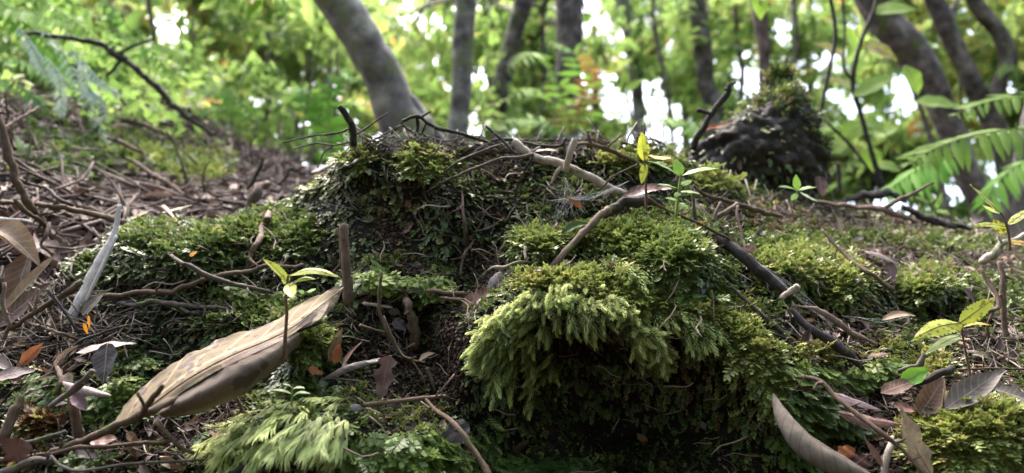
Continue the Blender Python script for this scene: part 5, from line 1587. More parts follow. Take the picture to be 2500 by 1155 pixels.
# ------------------------------------------------------------------ seedlings
def seedling(label, stem, srad, leaves, mat, stemmat='stem_brown', rib='midrib_dark', name="seedling"):
    base = S(*stem[0])
    e = empty(name, base, label, "seedling")
    C = catmull([list(S(*p)) for p in stem], 18)
    d = float((C[0] - CAM) @ FW)
    V, F, U = tube_geo(C, np.linspace(srad, srad * .6, 18) * d / FPX, 7, rough=.15)
    mesh_obj("stem", V, F, LM[stemmat], parent=e, uv=U)
    for i, lf in enumerate(leaves):
        b, t, w = lf[0], lf[1], lf[2]
        kw = dict(lf[3]) if len(lf) > 3 else {}
        m_ = kw.pop('mat', mat)
        nrm = kw.pop('nrm', (0, -.7, .7))
        rb = kw.pop('rib', rib)
        B, T = S(*b), S(*t)
        ww = pxr(b[0], b[1], b[2], w)
        V, F, U, MID = leaf_geo(B, T, ww, nz(nrm), seed=i, **kw)
        o = mesh_obj("leaf", V, F, LM[m_], parent=e, uv=U)
        if rb:
            midrib(MID, o, rb, ww * .022)
    return e


SR = dict(serr=.11, teeth=11)
seedling("yellow-green toothed seedling growing in front of the big rolled leaf", [(697, 882, .425), (696, 830, .425), (700, 770, .425), (698, 720, .425), (704, 672, .425)], 5,
         [((703, 690, .425), (641, 632, .42), 30, dict(SR, arch=.06, nrm=(-.3, -.6, .7), fold=.25)), ((706, 672, .425), (831, 678, .42), 30, dict(SR, arch=.14, teeth=15, nrm=(.1, -.7, .7), fold=-.2)), ((706, 695, .425), (772, 682, .418), 26, dict(SR, arch=.12, nrm=(.2, -.7, .7), fold=-.2)),
          ((706, 692, .424), (714, 728, .405), 32, dict(SR, nrm=(.1, -1, .2), fold=.2)), ((704, 690, .43), (688, 668, .44), 24, dict(SR, nrm=(-.3, -1, .1), rib=None))], 'serr')
seedling("tall slender toothed seedling standing on the crest right of centre", [(1578, 512, .56), (1577, 460, .56), (1576, 420, .56), (1573, 385, .56), (1574, 300, .56)], 3.5,
         [((1573, 392, .558), (1567, 322, .555), 30, dict(SR, nrm=(-.3, -1, .15))), ((1575, 398, .56), (1566, 450, .55), 20, dict(SR, nrm=(-.2, -1, .1)))], 'serr')
seedling("bright green smooth-leaved seedling on the crest right of centre", [(1650, 530, .55), (1655, 490, .55), (1659, 455, .55), (1662, 425, .55)], 4,
         [((1660, 432, .55), (1578, 392, .54), 30, dict(arch=.05, nrm=(-.1, -.6, .8), fold=.12)), ((1662, 428, .55), (1648, 388, .56), 28, dict(nrm=(-.1, -1, .2), arch=.03)), ((1664, 430, .55), (1758, 412, .54), 27, dict(arch=.07, nrm=(0, -.6, .8), fold=.12)),
          ((1658, 462, .55), (1603, 450, .54), 20, dict(arch=.06, nrm=(-.1, -.6, .8))), ((1662, 452, .55), (1690, 440, .555), 18, dict(nrm=(0, -.8, .6))), ((1660, 468, .55), (1710, 474, .54), 20, dict(arch=.06, nrm=(.1, -.6, .8))), ((1656, 490, .55), (1624, 484, .545), 16, dict(arch=.05)),
          ((1656, 495, .55), (1682, 510, .54), 17, dict(arch=.04)), ((1659, 470, .55), (1648, 482, .535), 15, dict(arch=.04))], 'green', 'stem_green', 'midrib_pale')
seedling("small four-leaved green seedling in front of the mossy stump", [(1944, 494, .72), (1946, 478, .72), (1947, 464, .72)], 3,
         [((1947, 466, .72), (1899, 456, .71), 15, dict(arch=.08)), ((1947, 464, .72), (1943, 426, .725), 20, dict(nrm=(0, -1, .2))), ((1948, 466, .72), (1994, 458, .71), 16, dict(arch=.1)), ((1946, 472, .72), (1932, 490, .71), 16, dict()), ((1952, 470, .72), (1998, 492, .73), 26, dict(mat='pale'))], 'green', 'stem_green', 'midrib_pale')
seedling("toothed yellow-green seedling with dark midribs at the right edge", [(2466, 612, .56), (2462, 570, .56), (2452, 535, .56), (2441, 518, .56)], 3.5,
         [((2441, 520, .56), (2368, 450, .55), 38, dict(SR, teeth=14, nrm=(.4, -.8, .5))), ((2456, 555, .56), (2374, 552, .55), 26, dict(SR, arch=.06)), ((2454, 570, .56), (2425, 536, .565), 28, dict(SR, nrm=(-.2, -1, .2))), ((2461, 548, .56), (2530, 508, .55), 28, dict(SR, arch=.06)),
          ((2464, 590, .56), (2530, 604, .55), 30, dict(SR, mat='serr_y', arch=.05)), ((2440, 522, .57), (2398, 500, .60), 18, dict(SR))], 'serr')
seedling("toothed yellow-green seedling with four leaves at the lower right", [(2374, 945, .45), (2362, 880, .45), (2352, 830, .45), (2345, 790, .45)], 3.5,
         [((2346, 790, .45), (2230, 828, .44), 54, dict(SR, teeth=13, arch=.10, nrm=(-.1, -.7, .6), fold=-.15)), ((2344, 788, .45), (2430, 727, .44), 44, dict(SR, teeth=12, nrm=(-.3, -.9, .4))), ((2346, 800, .45), (2422, 795, .44), 20, dict(SR, mat='serr_y', arch=.12, nrm=(0, -.5, .9))), ((2344, 820, .45), (2257, 866, .44), 24, dict(mat='pale', arch=.08, nrm=(-.3, -.8, .5)))], 'serr')
seedling("tiny pale sprout rising from the pale tuft moss", [(712, 995, .405), (713, 965, .405), (714, 945, .405)], 3,
         [((713, 962, .405), (660, 952, .40), 9, dict(arch=.1)), ((714, 948, .405), (690, 938, .40), 9, dict(arch=.12)), ((714, 950, .405), (745, 948, .40), 9, dict(arch=.1)), ((713, 970, .405), (760, 962, .40), 10, dict(arch=.18))], 'pale', 'stem_green', None)
seedling("pair of round green leaves behind the left seedling", [(735, 725, .45), (742, 718, .45), (750, 712, .45)], 2,
         [((750, 713, .45), (772, 705, .45), 14, dict(rib=None)), ((742, 716, .45), (730, 708, .45), 14, dict(rib=None))], 'green', 'stem_green', None)

# ------------------------------------------------------------------ stones
def stone(label, px, py, dep, sx, sy, seed, mat='rock', name="stone", tilt=0.0, cat="stone", rough=.22):
    c = S(px, py, dep)
    d = float((c - CAM) @ FW)
    n, m = 18, 26
    th = np.linspace(0, math.pi, n)[:, None]
    ph = np.linspace(0, 2 * math.pi, m, endpoint=False)[None, :]
    D = np.stack([np.sin(th) * np.cos(ph), np.sin(th) * np.sin(ph), np.cos(th) + 0 * ph], -1)
    r = 1 + rough * fbm(D, 1.6, 3, seed) + .5 * rough * np.round(3 * fbm(D, 1.1, 2, seed + 5)) / 3
    ca, sa = math.cos(tilt), math.sin(tilt)
    X = D[..., 0] * r * sx * d / FPX
    Z = D[..., 2] * r * sy * d / FPX
    Y = D[..., 1] * r * min(sx, sy) * .8 * d / FPX
    V = np.stack([X * ca - Z * sa, Y, X * sa + Z * ca], -1) + c
    return tag(mesh_obj(name, V.reshape(-1, 3), grid_faces(n, m, True), M[mat]), label, cat)


stone("angular grey rock standing on the ledge behind the fringe", 1216, 698, .535, 24, 34, 3, tilt=-.5)
stone("dark lump of root wood beside the grey rock", 1252, 672, .54, 24, 14, 8, 'stump', "wood_lump", cat="wood")
stone("small smooth grey pebble left of the level reddish stick", 868, 1000, .435, 15, 14, 5)
stone("little pebble under the middle of the level reddish stick", 968, 990, .432, 13, 8, 6)
stone("pale fragment of stone in the gully below the flaking root", 962, 762, .55, 13, 9, 9)
stone("rusty lump of soil at the foot of the forked pale rootlet", 1120, 698, .57, 12, 14, 10, 'soil', "soil_lump", cat="soil")

# ------------------------------------------------------------------ the rotten stump and charred wood
ctr = S(1850, 370, 1.08)
n, m = 80, 110
th = np.linspace(0.02, math.pi, n)[:, None]
ph = np.linspace(0, 2 * math.pi, m, endpoint=False)[None, :]
Dr = np.stack([np.sin(th) * np.cos(ph), np.sin(th) * np.sin(ph), np.cos(th) + 0 * ph], -1)
pxu = 1.08 / FPX
hx = 132 * (1 - .78 * np.clip(Dr[..., 2], 0, 1) ** .9)
V = np.stack([Dr[..., 0] * hx * pxu + np.clip(Dr[..., 2], 0, 1) * 62 * pxu, Dr[..., 1] * 95 * pxu, Dr[..., 2] * 120 * pxu], -1)
spk = np.exp(-((ph - 2.6) ** 2) / .5) + np.exp(-((ph - 0.35) ** 2) / .35)
V = V + Dr * (.022 * fbm(V + 5, 22, 5, 61, .62) + .02 * np.abs(fbm(V + 5, 60, 3, 64)))[..., None]
V[..., 2] += (.028 * spk * np.clip(np.cos(th), 0, 1) ** 3)
V = V + ctr
stump = mesh_obj("rotten_stump", V.reshape(-1, 3), grid_faces(n, m, True), M['stump'])
tag(stump, "black rotten tree stump furred with olive moss behind the right crest", "stump")
rg = np.random.default_rng(17)
for (x0, y0, x1, y1, r) in [(1885, 330, 1880, 218, 34), (1950, 330, 1946, 230, 30), (1918, 310, 1914, 252, 24), (1840, 350, 1835, 292, 26), (1975, 350, 1982, 288, 20)]:
    Vt, Ft, Ut = tube_geo(catmull([list(P(x0, y0, 1.06)), list(P((x0 + x1) / 2 + 3, (y0 + y1) / 2, 1.06)), list(P(x1, y1, 1.06))], 16), np.linspace(r, r * .3, 16) * pxu, 9, rough=.4, seed=int(x0))
    mesh_obj("broken_spire", Vt, Ft, M['stump'], parent=stump, uv=Ut)
# its moss: small fronds over the surface, more towards the top and the left shoulder
Vf = V.reshape(-1, 3)
nn_ = nz(Vf - ctr)
w_ = np.clip(fbm(Vf, 20, 3, 71) * 2 + .35 + .4 * nn_[:, 2], .06, 1) * (nn_[:, 1] < .4)
w_ = w_ / w_.sum()
ii = RNG.choice(len(Vf), 4200, p=w_)
pt = Vf[ii] + RNG.normal(0, .003, (4200, 3))
xx = nn_[ii] + .6 * RNG.standard_normal((4200, 3)) + DOWN * .4
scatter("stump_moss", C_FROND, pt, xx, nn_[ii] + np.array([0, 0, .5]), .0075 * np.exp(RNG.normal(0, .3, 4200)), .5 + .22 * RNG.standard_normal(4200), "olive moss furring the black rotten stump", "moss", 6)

K("shiny black charred log end on the right skyline", [(2040, 498, .94), (2110, 478, .94), (2170, 470, .94), (2210, 490, .94)], [4, 11, 12, 6], 'stump', "charred_wood", cat="wood", rough=.45, sides=14, flat=.5)
K("curved sheet of black bark lying along the right skyline", [(2205, 505, .92), (2250, 528, .92), (2310, 545, .92), (2370, 556, .92)], [8, 15, 13, 5], 'stump', "charred_bark", cat="bark", rough=.45, sides=14, flat=.5)


# ------------------------------------------------------------------ trees
def crown_mesh(name, parent, centres, n_leaf, rad, L, tints, mat, seed, drop=.35, aspect=.42, gaps=None):
    """foliage: many leaf-sized faces gathered on twigs round the given centres (world points)"""
    r = np.random.default_rng(seed)
    C = np.asarray(centres, float)
    nc = len(C)
    k = r.integers(0, nc, n_leaf)
    ax = nz(r.standard_normal((nc, 3)) * [1, 1, .45])
    t = r.uniform(-1, 1, n_leaf)
    spread = nz(r.standard_normal((n_leaf, 3))) * (r.random((n_leaf, 1)) ** .5) * .45
    p = C[k] + (ax[k] * t[:, None] + spread) * rad
    # keep the openings through which the sky shows
    if gaps is not None:
        v = p - CAM
        dd = v @ FW
        px = 1250 + FPX * v[:, 0] / dd
        py = 577.5 - FPX * (v @ UP) / dd
        keep = np.ones(len(p), bool)
        wob_ = 1.5 * fbm(np.stack([px, py, 0 * px], -1), .045, 2, 91)
        for (cx, cy, rx, ry, pr) in gaps:
            ins = ((px - cx) / rx) ** 2 + ((py - cy) / ry) ** 2 < 1 + wob_
            keep &= ~(ins & (r.random(len(p)) < pr))
        p, k, t = p[keep], k[keep], t[keep]
    n = len(p)
    d = nz(ax[k] * np.sign(t)[:, None] + .9 * r.standard_normal((n, 3)) + np.array([0, 0, -drop]))
    s = nz(np.cross(d, np.array([0, 0, 1.0]) + .55 * r.standard_normal((n, 3))))
    u = np.cross(s, d)
    l = L * np.exp(r.normal(0, .28, n))[:, None]
    w = l * aspect * r.uniform(.7, 1.25, n)[:, None]
    v0 = p
    v1 = p + d * l * .32 + s * w * .5 + u * w * .12
    v2 = p + d * l * .70 + s * w * .36 + u * w * .08
    v3 = p + d * l - u * l * .10
    v4 = p + d * l * .70 - s * w * .36 + u * w * .08
    v5 = p + d * l * .32 - s * w * .5 + u * w * .12
    V = np.stack([v0, v1, v2, v3, v4, v5], 1).reshape(-1, 3)
    b = np.arange(n)[:, None] * 6
    F = np.concatenate([b + np.array([[0, 1, 2, 3]]), b + np.array([[0, 3, 4, 5]])], 0)
    tt = np.clip(tints[0] + tints[1] * r.standard_normal(n) + .12 * r.standard_normal(nc)[k], 0, 1)
    return mesh_obj(name, V, F, mat, parent=parent, smooth=False, attrs={"tint": np.repeat(tt, 6), "tip": np.ones(n * 6)})


FOL = [(0, (.035, .085, .015)), (.3, (.11, .19, .045)), (.6, (.17, .27, .065)), (.85, (.30, .38, .12)), (.96, (.38, .36, .09)), (1, (.30, .18, .06))]
M['fol'] = tint_mat("canopy_leaf", FOL, instancer=False, trans=.62, rough=.45)
M['fern'] = tint_mat("fern_green", [(0, (.04, .11, .02)), (.5, (.10, .26, .03)), (.8, (.19, .30, .06)), (.92, (.22, .12, .04)), (1, (.20, .06, .03))], instancer=False, trans=.5, rough=.65)
M['broad'] = leaf_mat("broad_leaf_green", (.10, .20, .025), (.20, .32, .045), (.26, .38, .1), .35, .55, .55, nscale=20)
M['broad_y'] = leaf_mat("broad_leaf_yellowing", (.22, .24, .03), (.34, .30, .05), (.2, .2, .06), .35, .5, .4, spots=60, spotcol=(.15, .10, .03), nscale=20)

# openings in the canopy: photo px centre, radii, chance that a leaf there is missing
GAPS = [(425, 75, 60, 70, .93), (530, 140, 22, 24, .95), (340, 195, 24, 26, .9), (445, 235, 26, 26, .95), (135, 40, 20, 14, .8), (215, 30, 40, 30, .5), (620, 255, 60, 28, .88), (590, 230, 40, 30, .7), (675, 315, 20, 22, .9), (575, 90, 30, 18, .8), (745, 320, 30, 70, .93), (735, 235, 26, 22, .8), (560, 300, 60, 40, .45), (740, 380, 20, 40, .95),
        (1178, 195, 24, 50, .97), (1165, 300, 32, 40, .95), (1095, 225, 24, 30, .8), (1320, 45, 16, 50, .8), (1175, 15, 24, 12, .8), (1445, 25, 42, 40, .97), (1470, 60, 50, 30, .9), (1500, 130, 36, 60, .7), (1480, 210, 65, 60, .85), (1600, 255, 80, 60, .96), (1530, 250, 60, 50, .93), (1620, 310, 80, 40, .93), (1420, 150, 20, 40, .6),
        (1910, 70, 50, 40, .97), (1830, 195, 50, 80, .93), (1770, 150, 40, 60, .7), (2020, 140, 50, 30, .97), (1970, 215, 30, 30, .95), (2010, 240, 40, 30, .93), (2095, 50, 30, 40, .8), (2200, 230, 52, 55, .98), (2060, 390, 40, 24, .9), (2240, 40, 20, 40, .9), (2280, 95, 24, 26, .85), (2465, 60, 40, 60, .85), (2350, 70, 40, 40, .8), (2470, 200, 40, 30, .97),
        (2370, 150, 40, 30, .6), (2070, 300, 70, 60, .6), (1920, 290, 50, 40, .6), (2440, 400, 40, 60, .9), (2320, 475, 30, 30, .95), (1700, 300, 60, 50, .4), (2160, 300, 30, 30, .85), (1990, 20, 60, 20, .8)]


def ground_under(p):
    return np.array([p[0], p[1] + .0, float(floor_z(np.array([p[0]]), np.array([p[1]]))[0]) - .02])


def tree(label, pts, d, rpx, mat, crown, tints=(.55, .16), seed=0, L=.055, name="tree", n_leaf=2600, tail=True, limbs=()):
    W = [P(x, y, d) for x, y in pts]
    if tail:
        g = ground_under(W[-1])
        W = W + [np.array([W[-1][0] * .3 + g[0] * .7, W[-1][1], (W[-1][2] + g[2]) / 2]), g - np.array([0, 0, .05])]
    R = list(np.interp(np.linspace(0, 1, len(pts)), np.linspace(0, 1, len(rpx)), rpx) * d / FPX)
    if tail:
        R = R + [R[-1] * 1.15, R[-1] * 1.4]
    e = empty(name, ground_under(W[-1] if tail else W[-1]), label, "tree", None)
    A = catmull(np.hstack([np.array(W), np.array(R)[:, None]]), 60)
    q = np.stack([np.arange(60) * .3, np.full(60, seed * 1.7), np.zeros(60)], -1)
    for k in range(3):
        A[:, k] += A[:, 3] * .12 * vnoise(q, 1, seed + k)
    V, F, U = tube_geo(A[:, :3], A[:, 3], 18, rough=.045, seed=seed)
    mesh_obj("trunk", V, F, M[mat], parent=e, uv=U)
    r = np.random.default_rng(seed + 900)
    cs = []
    for (cx, cy, dd, rx, ry, rz, nc) in crown:
        for _ in range(nc):
            cs.append(P(cx + rx * r.uniform(-1, 1), cy + ry * r.uniform(-1, 1), dd + rz * r.uniform(-1, 1)))
    top_ = A[2, :3]
    for i, c in enumerate(cs[:7]):
        mid = (top_ + c) / 2 + np.array([0, 0, .05])
        j = r.integers(0, 14)
        Vb, Fb, Ub = tube_geo(catmull([list(A[j, :3]), list(mid), list(c)], 14), np.linspace(A[j, 3] * .35, A[j, 3] * .06, 14), 6, rough=.15, seed=i)
        mesh_obj("limb", Vb, Fb, M[mat], parent=e, uv=Ub)
    for (lp, lr) in limbs:
        Vb, Fb, Ub = tube_geo(catmull([list(P(a, b, d)) for a, b in lp], 20), np.interp(np.linspace(0, 1, 20), np.linspace(0, 1, len(lr)), lr) * d / FPX, 8, rough=.12, seed=4)
        mesh_obj("limb", Vb, Fb, M[mat], parent=e, uv=Ub)
    if cs:
        crown_mesh("crown", e, cs, n_leaf, .20 * d / 3, L, tints, M['fol'], seed + 50, gaps=GAPS)
    return e


tree("large smooth grey tree leaning to the left, its foot on the mound's crest", [(700, -220), (775, -70), (850, 40), (905, 130), (942, 210), (975, 290), (1000, 350)], 1.35, [42, 46, 48, 48, 49, 54, 74], 'bark_grey', [(560, -180, 2.2, 300, 120, .5, 12)], seed=1, n_leaf=900,
     limbs=[([(1000, 240), (1035, 300), (1075, 360), (1110, 420)], [18, 22, 26, 20])])
tree("straight grey tree just right of the large leaning tree", [(1150, -150), (1140, -20), (1133, 60), (1128, 200), (1120, 300), (1112, 370)], 2.6, [24, 26, 26, 25, 24, 30], 'bark_grey', [(1050, 60, 4.5, 160, 110, 1.0, 16), (1100, 240, 4.2, 160, 80, .8, 10)], seed=2, tints=(.62, .14))
tree("dark slim crooked tree second right of the leaning tree", [(1300, -120), (1278, 10), (1262, 60), (1240, 140), (1222, 230), (1208, 320)], 3.3, [23, 23, 21, 22, 21, 26], 'bark_dark', [(1240, 60, 5.0, 120, 100, 1.0, 16)], seed=3, tints=(.5, .14))
tree("thick upright dark-brown tree behind the rust-coloured fern", [(1385, -160), (1386, 0), (1388, 150), (1384, 280), (1380, 370)], 3.0, [34, 33, 33, 31, 36], 'bark_dark', [(1330, 110, 5.2, 120, 130, 1.0, 12), (1560, 40, 5.4, 120, 90, 1.0, 12)], seed=4, tints=(.55, .15))
tree("thin pale grey tree with reddish flaking bark at its top", [(1500, -120), (1522, 10), (1536, 90), (1552, 190), (1560, 290)], 4.4, [16, 17, 14, 15, 15], 'bark_grey', [(1620, 130, 6.5, 130, 140, 1.2, 16)], seed=5, tints=(.6, .14))
tree("slim dark tree left of the tall dead stick", [(1690, -140), (1708, 40), (1716, 120), (1724, 200), (1745, 290)], 3.9, [20, 21, 22, 20, 24], 'bark_dark', [(1730, 60, 5.5, 130, 110, 1.0, 18)], seed=6, tints=(.55, .15))
tree("thin brown tree rising behind the rotten stump", [(1838, -140), (1852, 30), (1864, 120), (1868, 200), (1878, 300)], 2.9, [15, 16, 15, 16, 18], 'bark_brown', [(1900, 130, 5.2, 110, 130, 1.0, 14)], seed=7, tints=(.6, .15))
tree("stout dark tree leaning in from the upper right", [(2050, -180), (2115, -30), (2160, 50), (2210, 110), (2262, 180), (2310, 290), (2360, 420), (2410, 520)], 2.4, [34, 37, 38, 40, 38, 30, 30, 34], 'bark_dark', [(2200, 20, 4.0, 140, 110, .9, 12)], seed=8, tints=(.66, .12))
tree("crooked dark tree with a fork left of the right edge", [(2230, -140), (2290, 20), (2335, 120), (2372, 200), (2400, 250), (2440, 340), (2470, 460)], 2.9, [20, 22, 21, 22, 26, 24, 26], 'bark_dark', [(2400, 60, 4.2, 130, 120, .9, 18)], seed=9, tints=(.70, .12), limbs=[([(2350, -60), (2390, 20), (2445, 90), (2462, 150), (2440, 210), (2415, 262)], [16, 18, 20, 20, 19, 16])])
tree("grey tree trunk cut by the right edge of the photo", [(2560, 120), (2530, 250), (2498, 380), (2500, 480), (2510, 560)], 2.3, [22, 22, 20, 20, 26], 'bark_grey', [(2600, 120, 3.6, 150, 150, .8, 10)], seed=10)
tree("broad pale brown tree half hidden by foliage at the upper left", [(285, -140), (288, 0), (292, 90), (300, 170), (306, 260)], 3.2, [30, 32, 34, 36, 38], 'bark_brown', [(240, 10, 4.2, 180, 90, .8, 14), (120, 60, 3.6, 160, 110, .8, 14)], seed=11, tints=(.52, .15))
tree("very thin straight tree left of the leaning tree", [(648, -120), (652, 40), (655, 170), (652, 300), (650, 420)], 3.4, [7, 7, 7, 7, 8], 'bark_dark', [(700, 80, 5.0, 130, 130, 1, 16)], seed=12, tints=(.55, .14))
tree("very thin grey tree in the left foliage gap", [(462, -120), (466, 40), (462, 160), (476, 260), (490, 330)], 3.6, [8, 9, 10, 10, 11], 'bark_grey', [(520, 60, 5.0, 150, 120, 1, 18)], seed=13, tints=(.6, .14))
tree("thin dark sapling trunk between the leaning and the very thin tree", [(590, -120), (594, 60), (600, 200), (604, 360)], 4.2, [6, 6, 7, 8], 'bark_dark', [(620, 200, 6.0, 170, 130, 1, 18)], seed=14, tints=(.6, .13))
tree("slim far tree between the thick and the pale grey trees", [(1450, 60), (1452, 180), (1455, 300)], 6.0, [8, 9, 10], 'bark_dark', [(1470, 240, 7.5, 130, 90, 1, 12)], seed=15)
tree("slim far tree right of the crooked dark tree", [(1300, 120), (1296, 220), (1290, 340)], 5.4, [11, 12, 13], 'bark_dark', [(1290, 220, 7.0, 140, 110, 1, 14)], seed=16)
tree("far tree behind the tall dead stick", [(1665, -40), (1668, 120), (1672, 280)], 6.4, [8, 9, 10], 'bark_dark', [(1700, 220, 8.0, 160, 110, 1.4, 18)], seed=17)
tree("far slim tree behind the stump on the right", [(1980, -60), (1972, 120), (1990, 330)], 5.6, [8, 8, 9], 'bark_brown', [(2060, 260, 7.0, 150, 150, 1.2, 14)], seed=18)

for k, (lab, pts_, dd, rr, mt) in enumerate([
    ("slender bent sapling just right of the straight grey tree", [(1190, -60), (1200, 60), (1192, 160), (1196, 280)], 3.8, 5, 'bark_dark'),
    ("slender sapling crossing the gap left of the thick dark-brown tree", [(1340, -60), (1325, 60), (1330, 170), (1316, 300)], 4.2, 6, 'bark_grey'),
    ("slender leaning sapling among the bright sky gaps right of centre", [(1590, -60), (1600, 80), (1625, 200), (1640, 330)], 3.6, 5, 'bark_dark'),
    ("pair-like thin stem just left of the brown tree", [(1790, -60), (1800, 80), (1812, 180), (1806, 320)], 4.0, 6, 'bark_brown'),
    ("thin stem behind the rotten stump's right side", [(1930, -60), (1945, 80), (1938, 200), (1950, 330)], 3.4, 5, 'bark_dark'),
    ("thin leaning stem in the foliage above the left slope", [(350, -60), (372, 60), (386, 160), (420, 270)], 3.0, 6, 'bark_dark'),
    ("slender stem left of the large leaning tree's foot", [(800, -60), (812, 80), (805, 200), (822, 340)], 4.4, 6, 'bark_grey'),
    ("thin whip-like stem between the two right-hand dark trees", [(2180, 120), (2230, 220), (2270, 330), (2300, 450)], 2.8, 6, 'bark_dark'),
    ("slender upright stem near the upper right corner", [(2470, -60), (2478, 60), (2490, 160), (2500, 300)], 4.0, 6, 'bark_grey')]):
    tree(lab, pts_, dd, [rr, rr, rr * 1.1], mt, [(pts_[0][0], 60, dd + .6, 90, 90, .4, 8)], seed=30 + k, name="sapling", n_leaf=420, L=.07, tints=(.62, .12))

# foliage masses further back: shrubs and small trees one can tell apart by their colour
def shrub(label, cx, cy, d, rx, ry, n, tints, seed, L=.07, name="shrub", aspect=.42):
    c0 = P(cx, cy, d)
    g = ground_under(c0)
    e = empty(name, g, label, "shrub")
    r = np.random.default_rng(seed)
    cs = [P(cx + rx * r.uniform(-1, 1), cy + ry * r.uniform(-1, 1), d * (1 + .12 * r.uniform(-1, 1))) for _ in range(26)]
    for i in range(5):
        Vb, Fb, Ub = tube_geo(catmull([list(g), list((g + cs[i]) / 2 + r.normal(0, .05, 3)), list(cs[i])], 16), np.linspace(.012, .003, 16) * d / 3, 5, rough=.1, seed=i)
        mesh_obj("stem", Vb, Fb, M['bark_dark'], parent=e, uv=Ub)
    crown_mesh("foliage", e, cs, int(n * (.5 if d > 4.5 else .8)), .16 * d / 3, L * .88, tints, M['fol'], seed + 3, gaps=GAPS, aspect=aspect)
    return e


shrub("lime-green shrub filling the gap left of the leaning tree", 700, 170, 5.5, 190, 190, 7000, (.66, .10), 201, .11)
shrub("deep green shrub low behind the left slope", 640, 330, 4.0, 180, 90, 4200, (.42, .12), 202, .07)
shrub("yellow-green shrub above the fallen branch at the upper left", 330, 60, 3.2, 260, 130, 5200, (.62, .12), 203, .06)
shrub("dense dark shrub in the upper left corner", 70, 120, 2.3, 150, 130, 3600, (.42, .16), 204, .045)
shrub("bright yellow-green tree canopy behind the straight grey tree", 1060, 110, 6.5, 170, 220, 7500, (.72, .09), 205, .12)
shrub("fresh green bush just behind the crest right of the leaning tree", 1090, 290, 3.5, 160, 60, 2400, (.58, .10), 206, .06)
shrub("lime bush glowing behind the thick dark-brown tree", 1320, 230, 6.2, 150, 170, 6500, (.70, .10), 207, .11)
shrub("airy yellow-green foliage between the pale and dark trees", 1620, 120, 6.8, 150, 180, 6000, (.68, .10), 208, .12)
shrub("dark green bush behind the tall dead stick", 1660, 220, 4.4, 120, 120, 2800, (.40, .14), 209, .07)
shrub("pale lime foliage behind the brown tree and the stump", 1880, 170, 6.5, 150, 220, 6500, (.70, .11), 210, .12)
shrub("low green bush right of the stump", 2120, 380, 3.6, 160, 80, 3400, (.62, .12), 211, .085, aspect=.55)
shrub("deep green foliage behind the broad-leaved sapling", 2140, 130, 6.2, 170, 220, 6500, (.60, .12), 212, .12)
shrub("golden-green shrub in the upper right corner", 2400, 110, 3.4, 170, 150, 4600, (.78, .07), 213, .055, aspect=.6)
shrub("lime foliage low at the right edge behind the trunks", 2420, 400, 5.5, 150, 150, 4200, (.64, .12), 214, .10)
shrub("small-leaved green bush hanging over the left slope", 330, 250, 2.0, 200, 60, 1500, (.58, .16), 215, .035, aspect=.6)
shrub("small-leaved dark green shrub overhanging the upper left slope", 150, 190, 1.9, 190, 90, 2600, (.50, .18), 218, .032, aspect=.55)
shrub("sparse lime sprigs sprouting over the litter at the far left", 180, 290, 1.45, 190, 60, 900, (.62, .10), 219, .026, aspect=.6)
shrub("green leafy spray in front of the left slope's skyline", 560, 250, 2.6, 90, 70, 1100, (.60, .10), 216, .05)
shrub("large yellow-green leaves at the top edge left of the leaning tree", 760, 30, 3.0, 90, 60, 700, (.70, .06), 217, .07)


# ------------------------------------------------------------------ ferns
def fern_frond(name, pts, Lp, npair, tint, parent, mat, w=.22, droopy=.25, seed=0, side=None, sep=False, group=None, sep_mat=None, offs=(0, 0)):
    """frond along world points; Lp longest pinna"""
    r = np.random.default_rng(seed)
    C = catmull([list(p) for p in pts], npair + 2)
    T = nz(np.gradient(C, axis=0))
    Vr, Fr, Ur = tube_geo(C, np.linspace(Lp * .035, Lp * .01, len(C)), 5, rough=.05)
    fr = mesh_obj(name, Vr, Fr, LM['stem_green'], parent=parent, uv=Ur)
    V, F, tn = [], [], []
    side = np.array([0, 0, 1.0]) if side is None else np.asarray(side, float)
    for i in range(1, len(C) - 1):
        t = i / (len(C) - 1)
        s = nz(np.cross(T[i], side))
        L0 = Lp * (math.sin(math.pi * min(1, (t * .93 + .05)) ** .8) ** .6) * r.uniform(.9, 1.08)
        for sg in (-1, 1):
            if r.random() < .06:
                continue
            L = L0 * r.uniform(.82, 1.08)
            d = nz(s * sg + T[i] * .45 + r.normal(0, .11, 3) - np.array([0, 0, droopy]))
            across = nz(np.cross(d, np.cross(s * sg, T[i])))
            up = np.cross(across, d)
            k = len(V)
            W_ = L * w * .5
            vs = []
            for q, ww in ((0, .5), (.3, 1), (.65, .75), (1, .03)):
                c = C[i] + d * L * q - np.array([0, 0, droopy * L * .35 * q * q])
                vs += [c + across * W_ * ww, c + up * W_ * -.25 * (ww > .1), c - across * W_ * ww]
            fs = []
            for a in range(3):
                for b in range(2):
                    fs.append((a * 3 + b, a * 3 + b + 1, a * 3 + b + 4, a * 3 + b + 3))
            if sep:
                uu = [(q, f) for q in (0, .3, .65, 1) for f in (-1, 0, 1)]
                mesh_obj("pinna", vs, fs, sep_mat, parent=fr, uv=uu)
            else:
                V += vs
                F += [tuple(a + k for a in f) for f in fs]
                tn += [np.clip(tint + r.normal(0, .06), 0, 1)] * 12
    if not sep:
        o = mesh_obj("leaflets", V, F, mat, parent=fr, attrs={"tint": tn, "tip": [1.0] * len(V)})
    return fr


def fern(label, fronds, cat="fern"):
    b = fronds[0]['pts'][0]
    e = empty("fern", P(*b), label, cat)
    for i, f in enumerate(fronds):
        pts = [P(*p) for p in f['pts']]
        fern_frond("frond", pts, f['L'], f['n'], f['t'], e, M['fern'], seed=i + abs(int(b[0])), w=f.get('w', .22), side=f.get('side'), droopy=f.get('dr', .25))
    return e


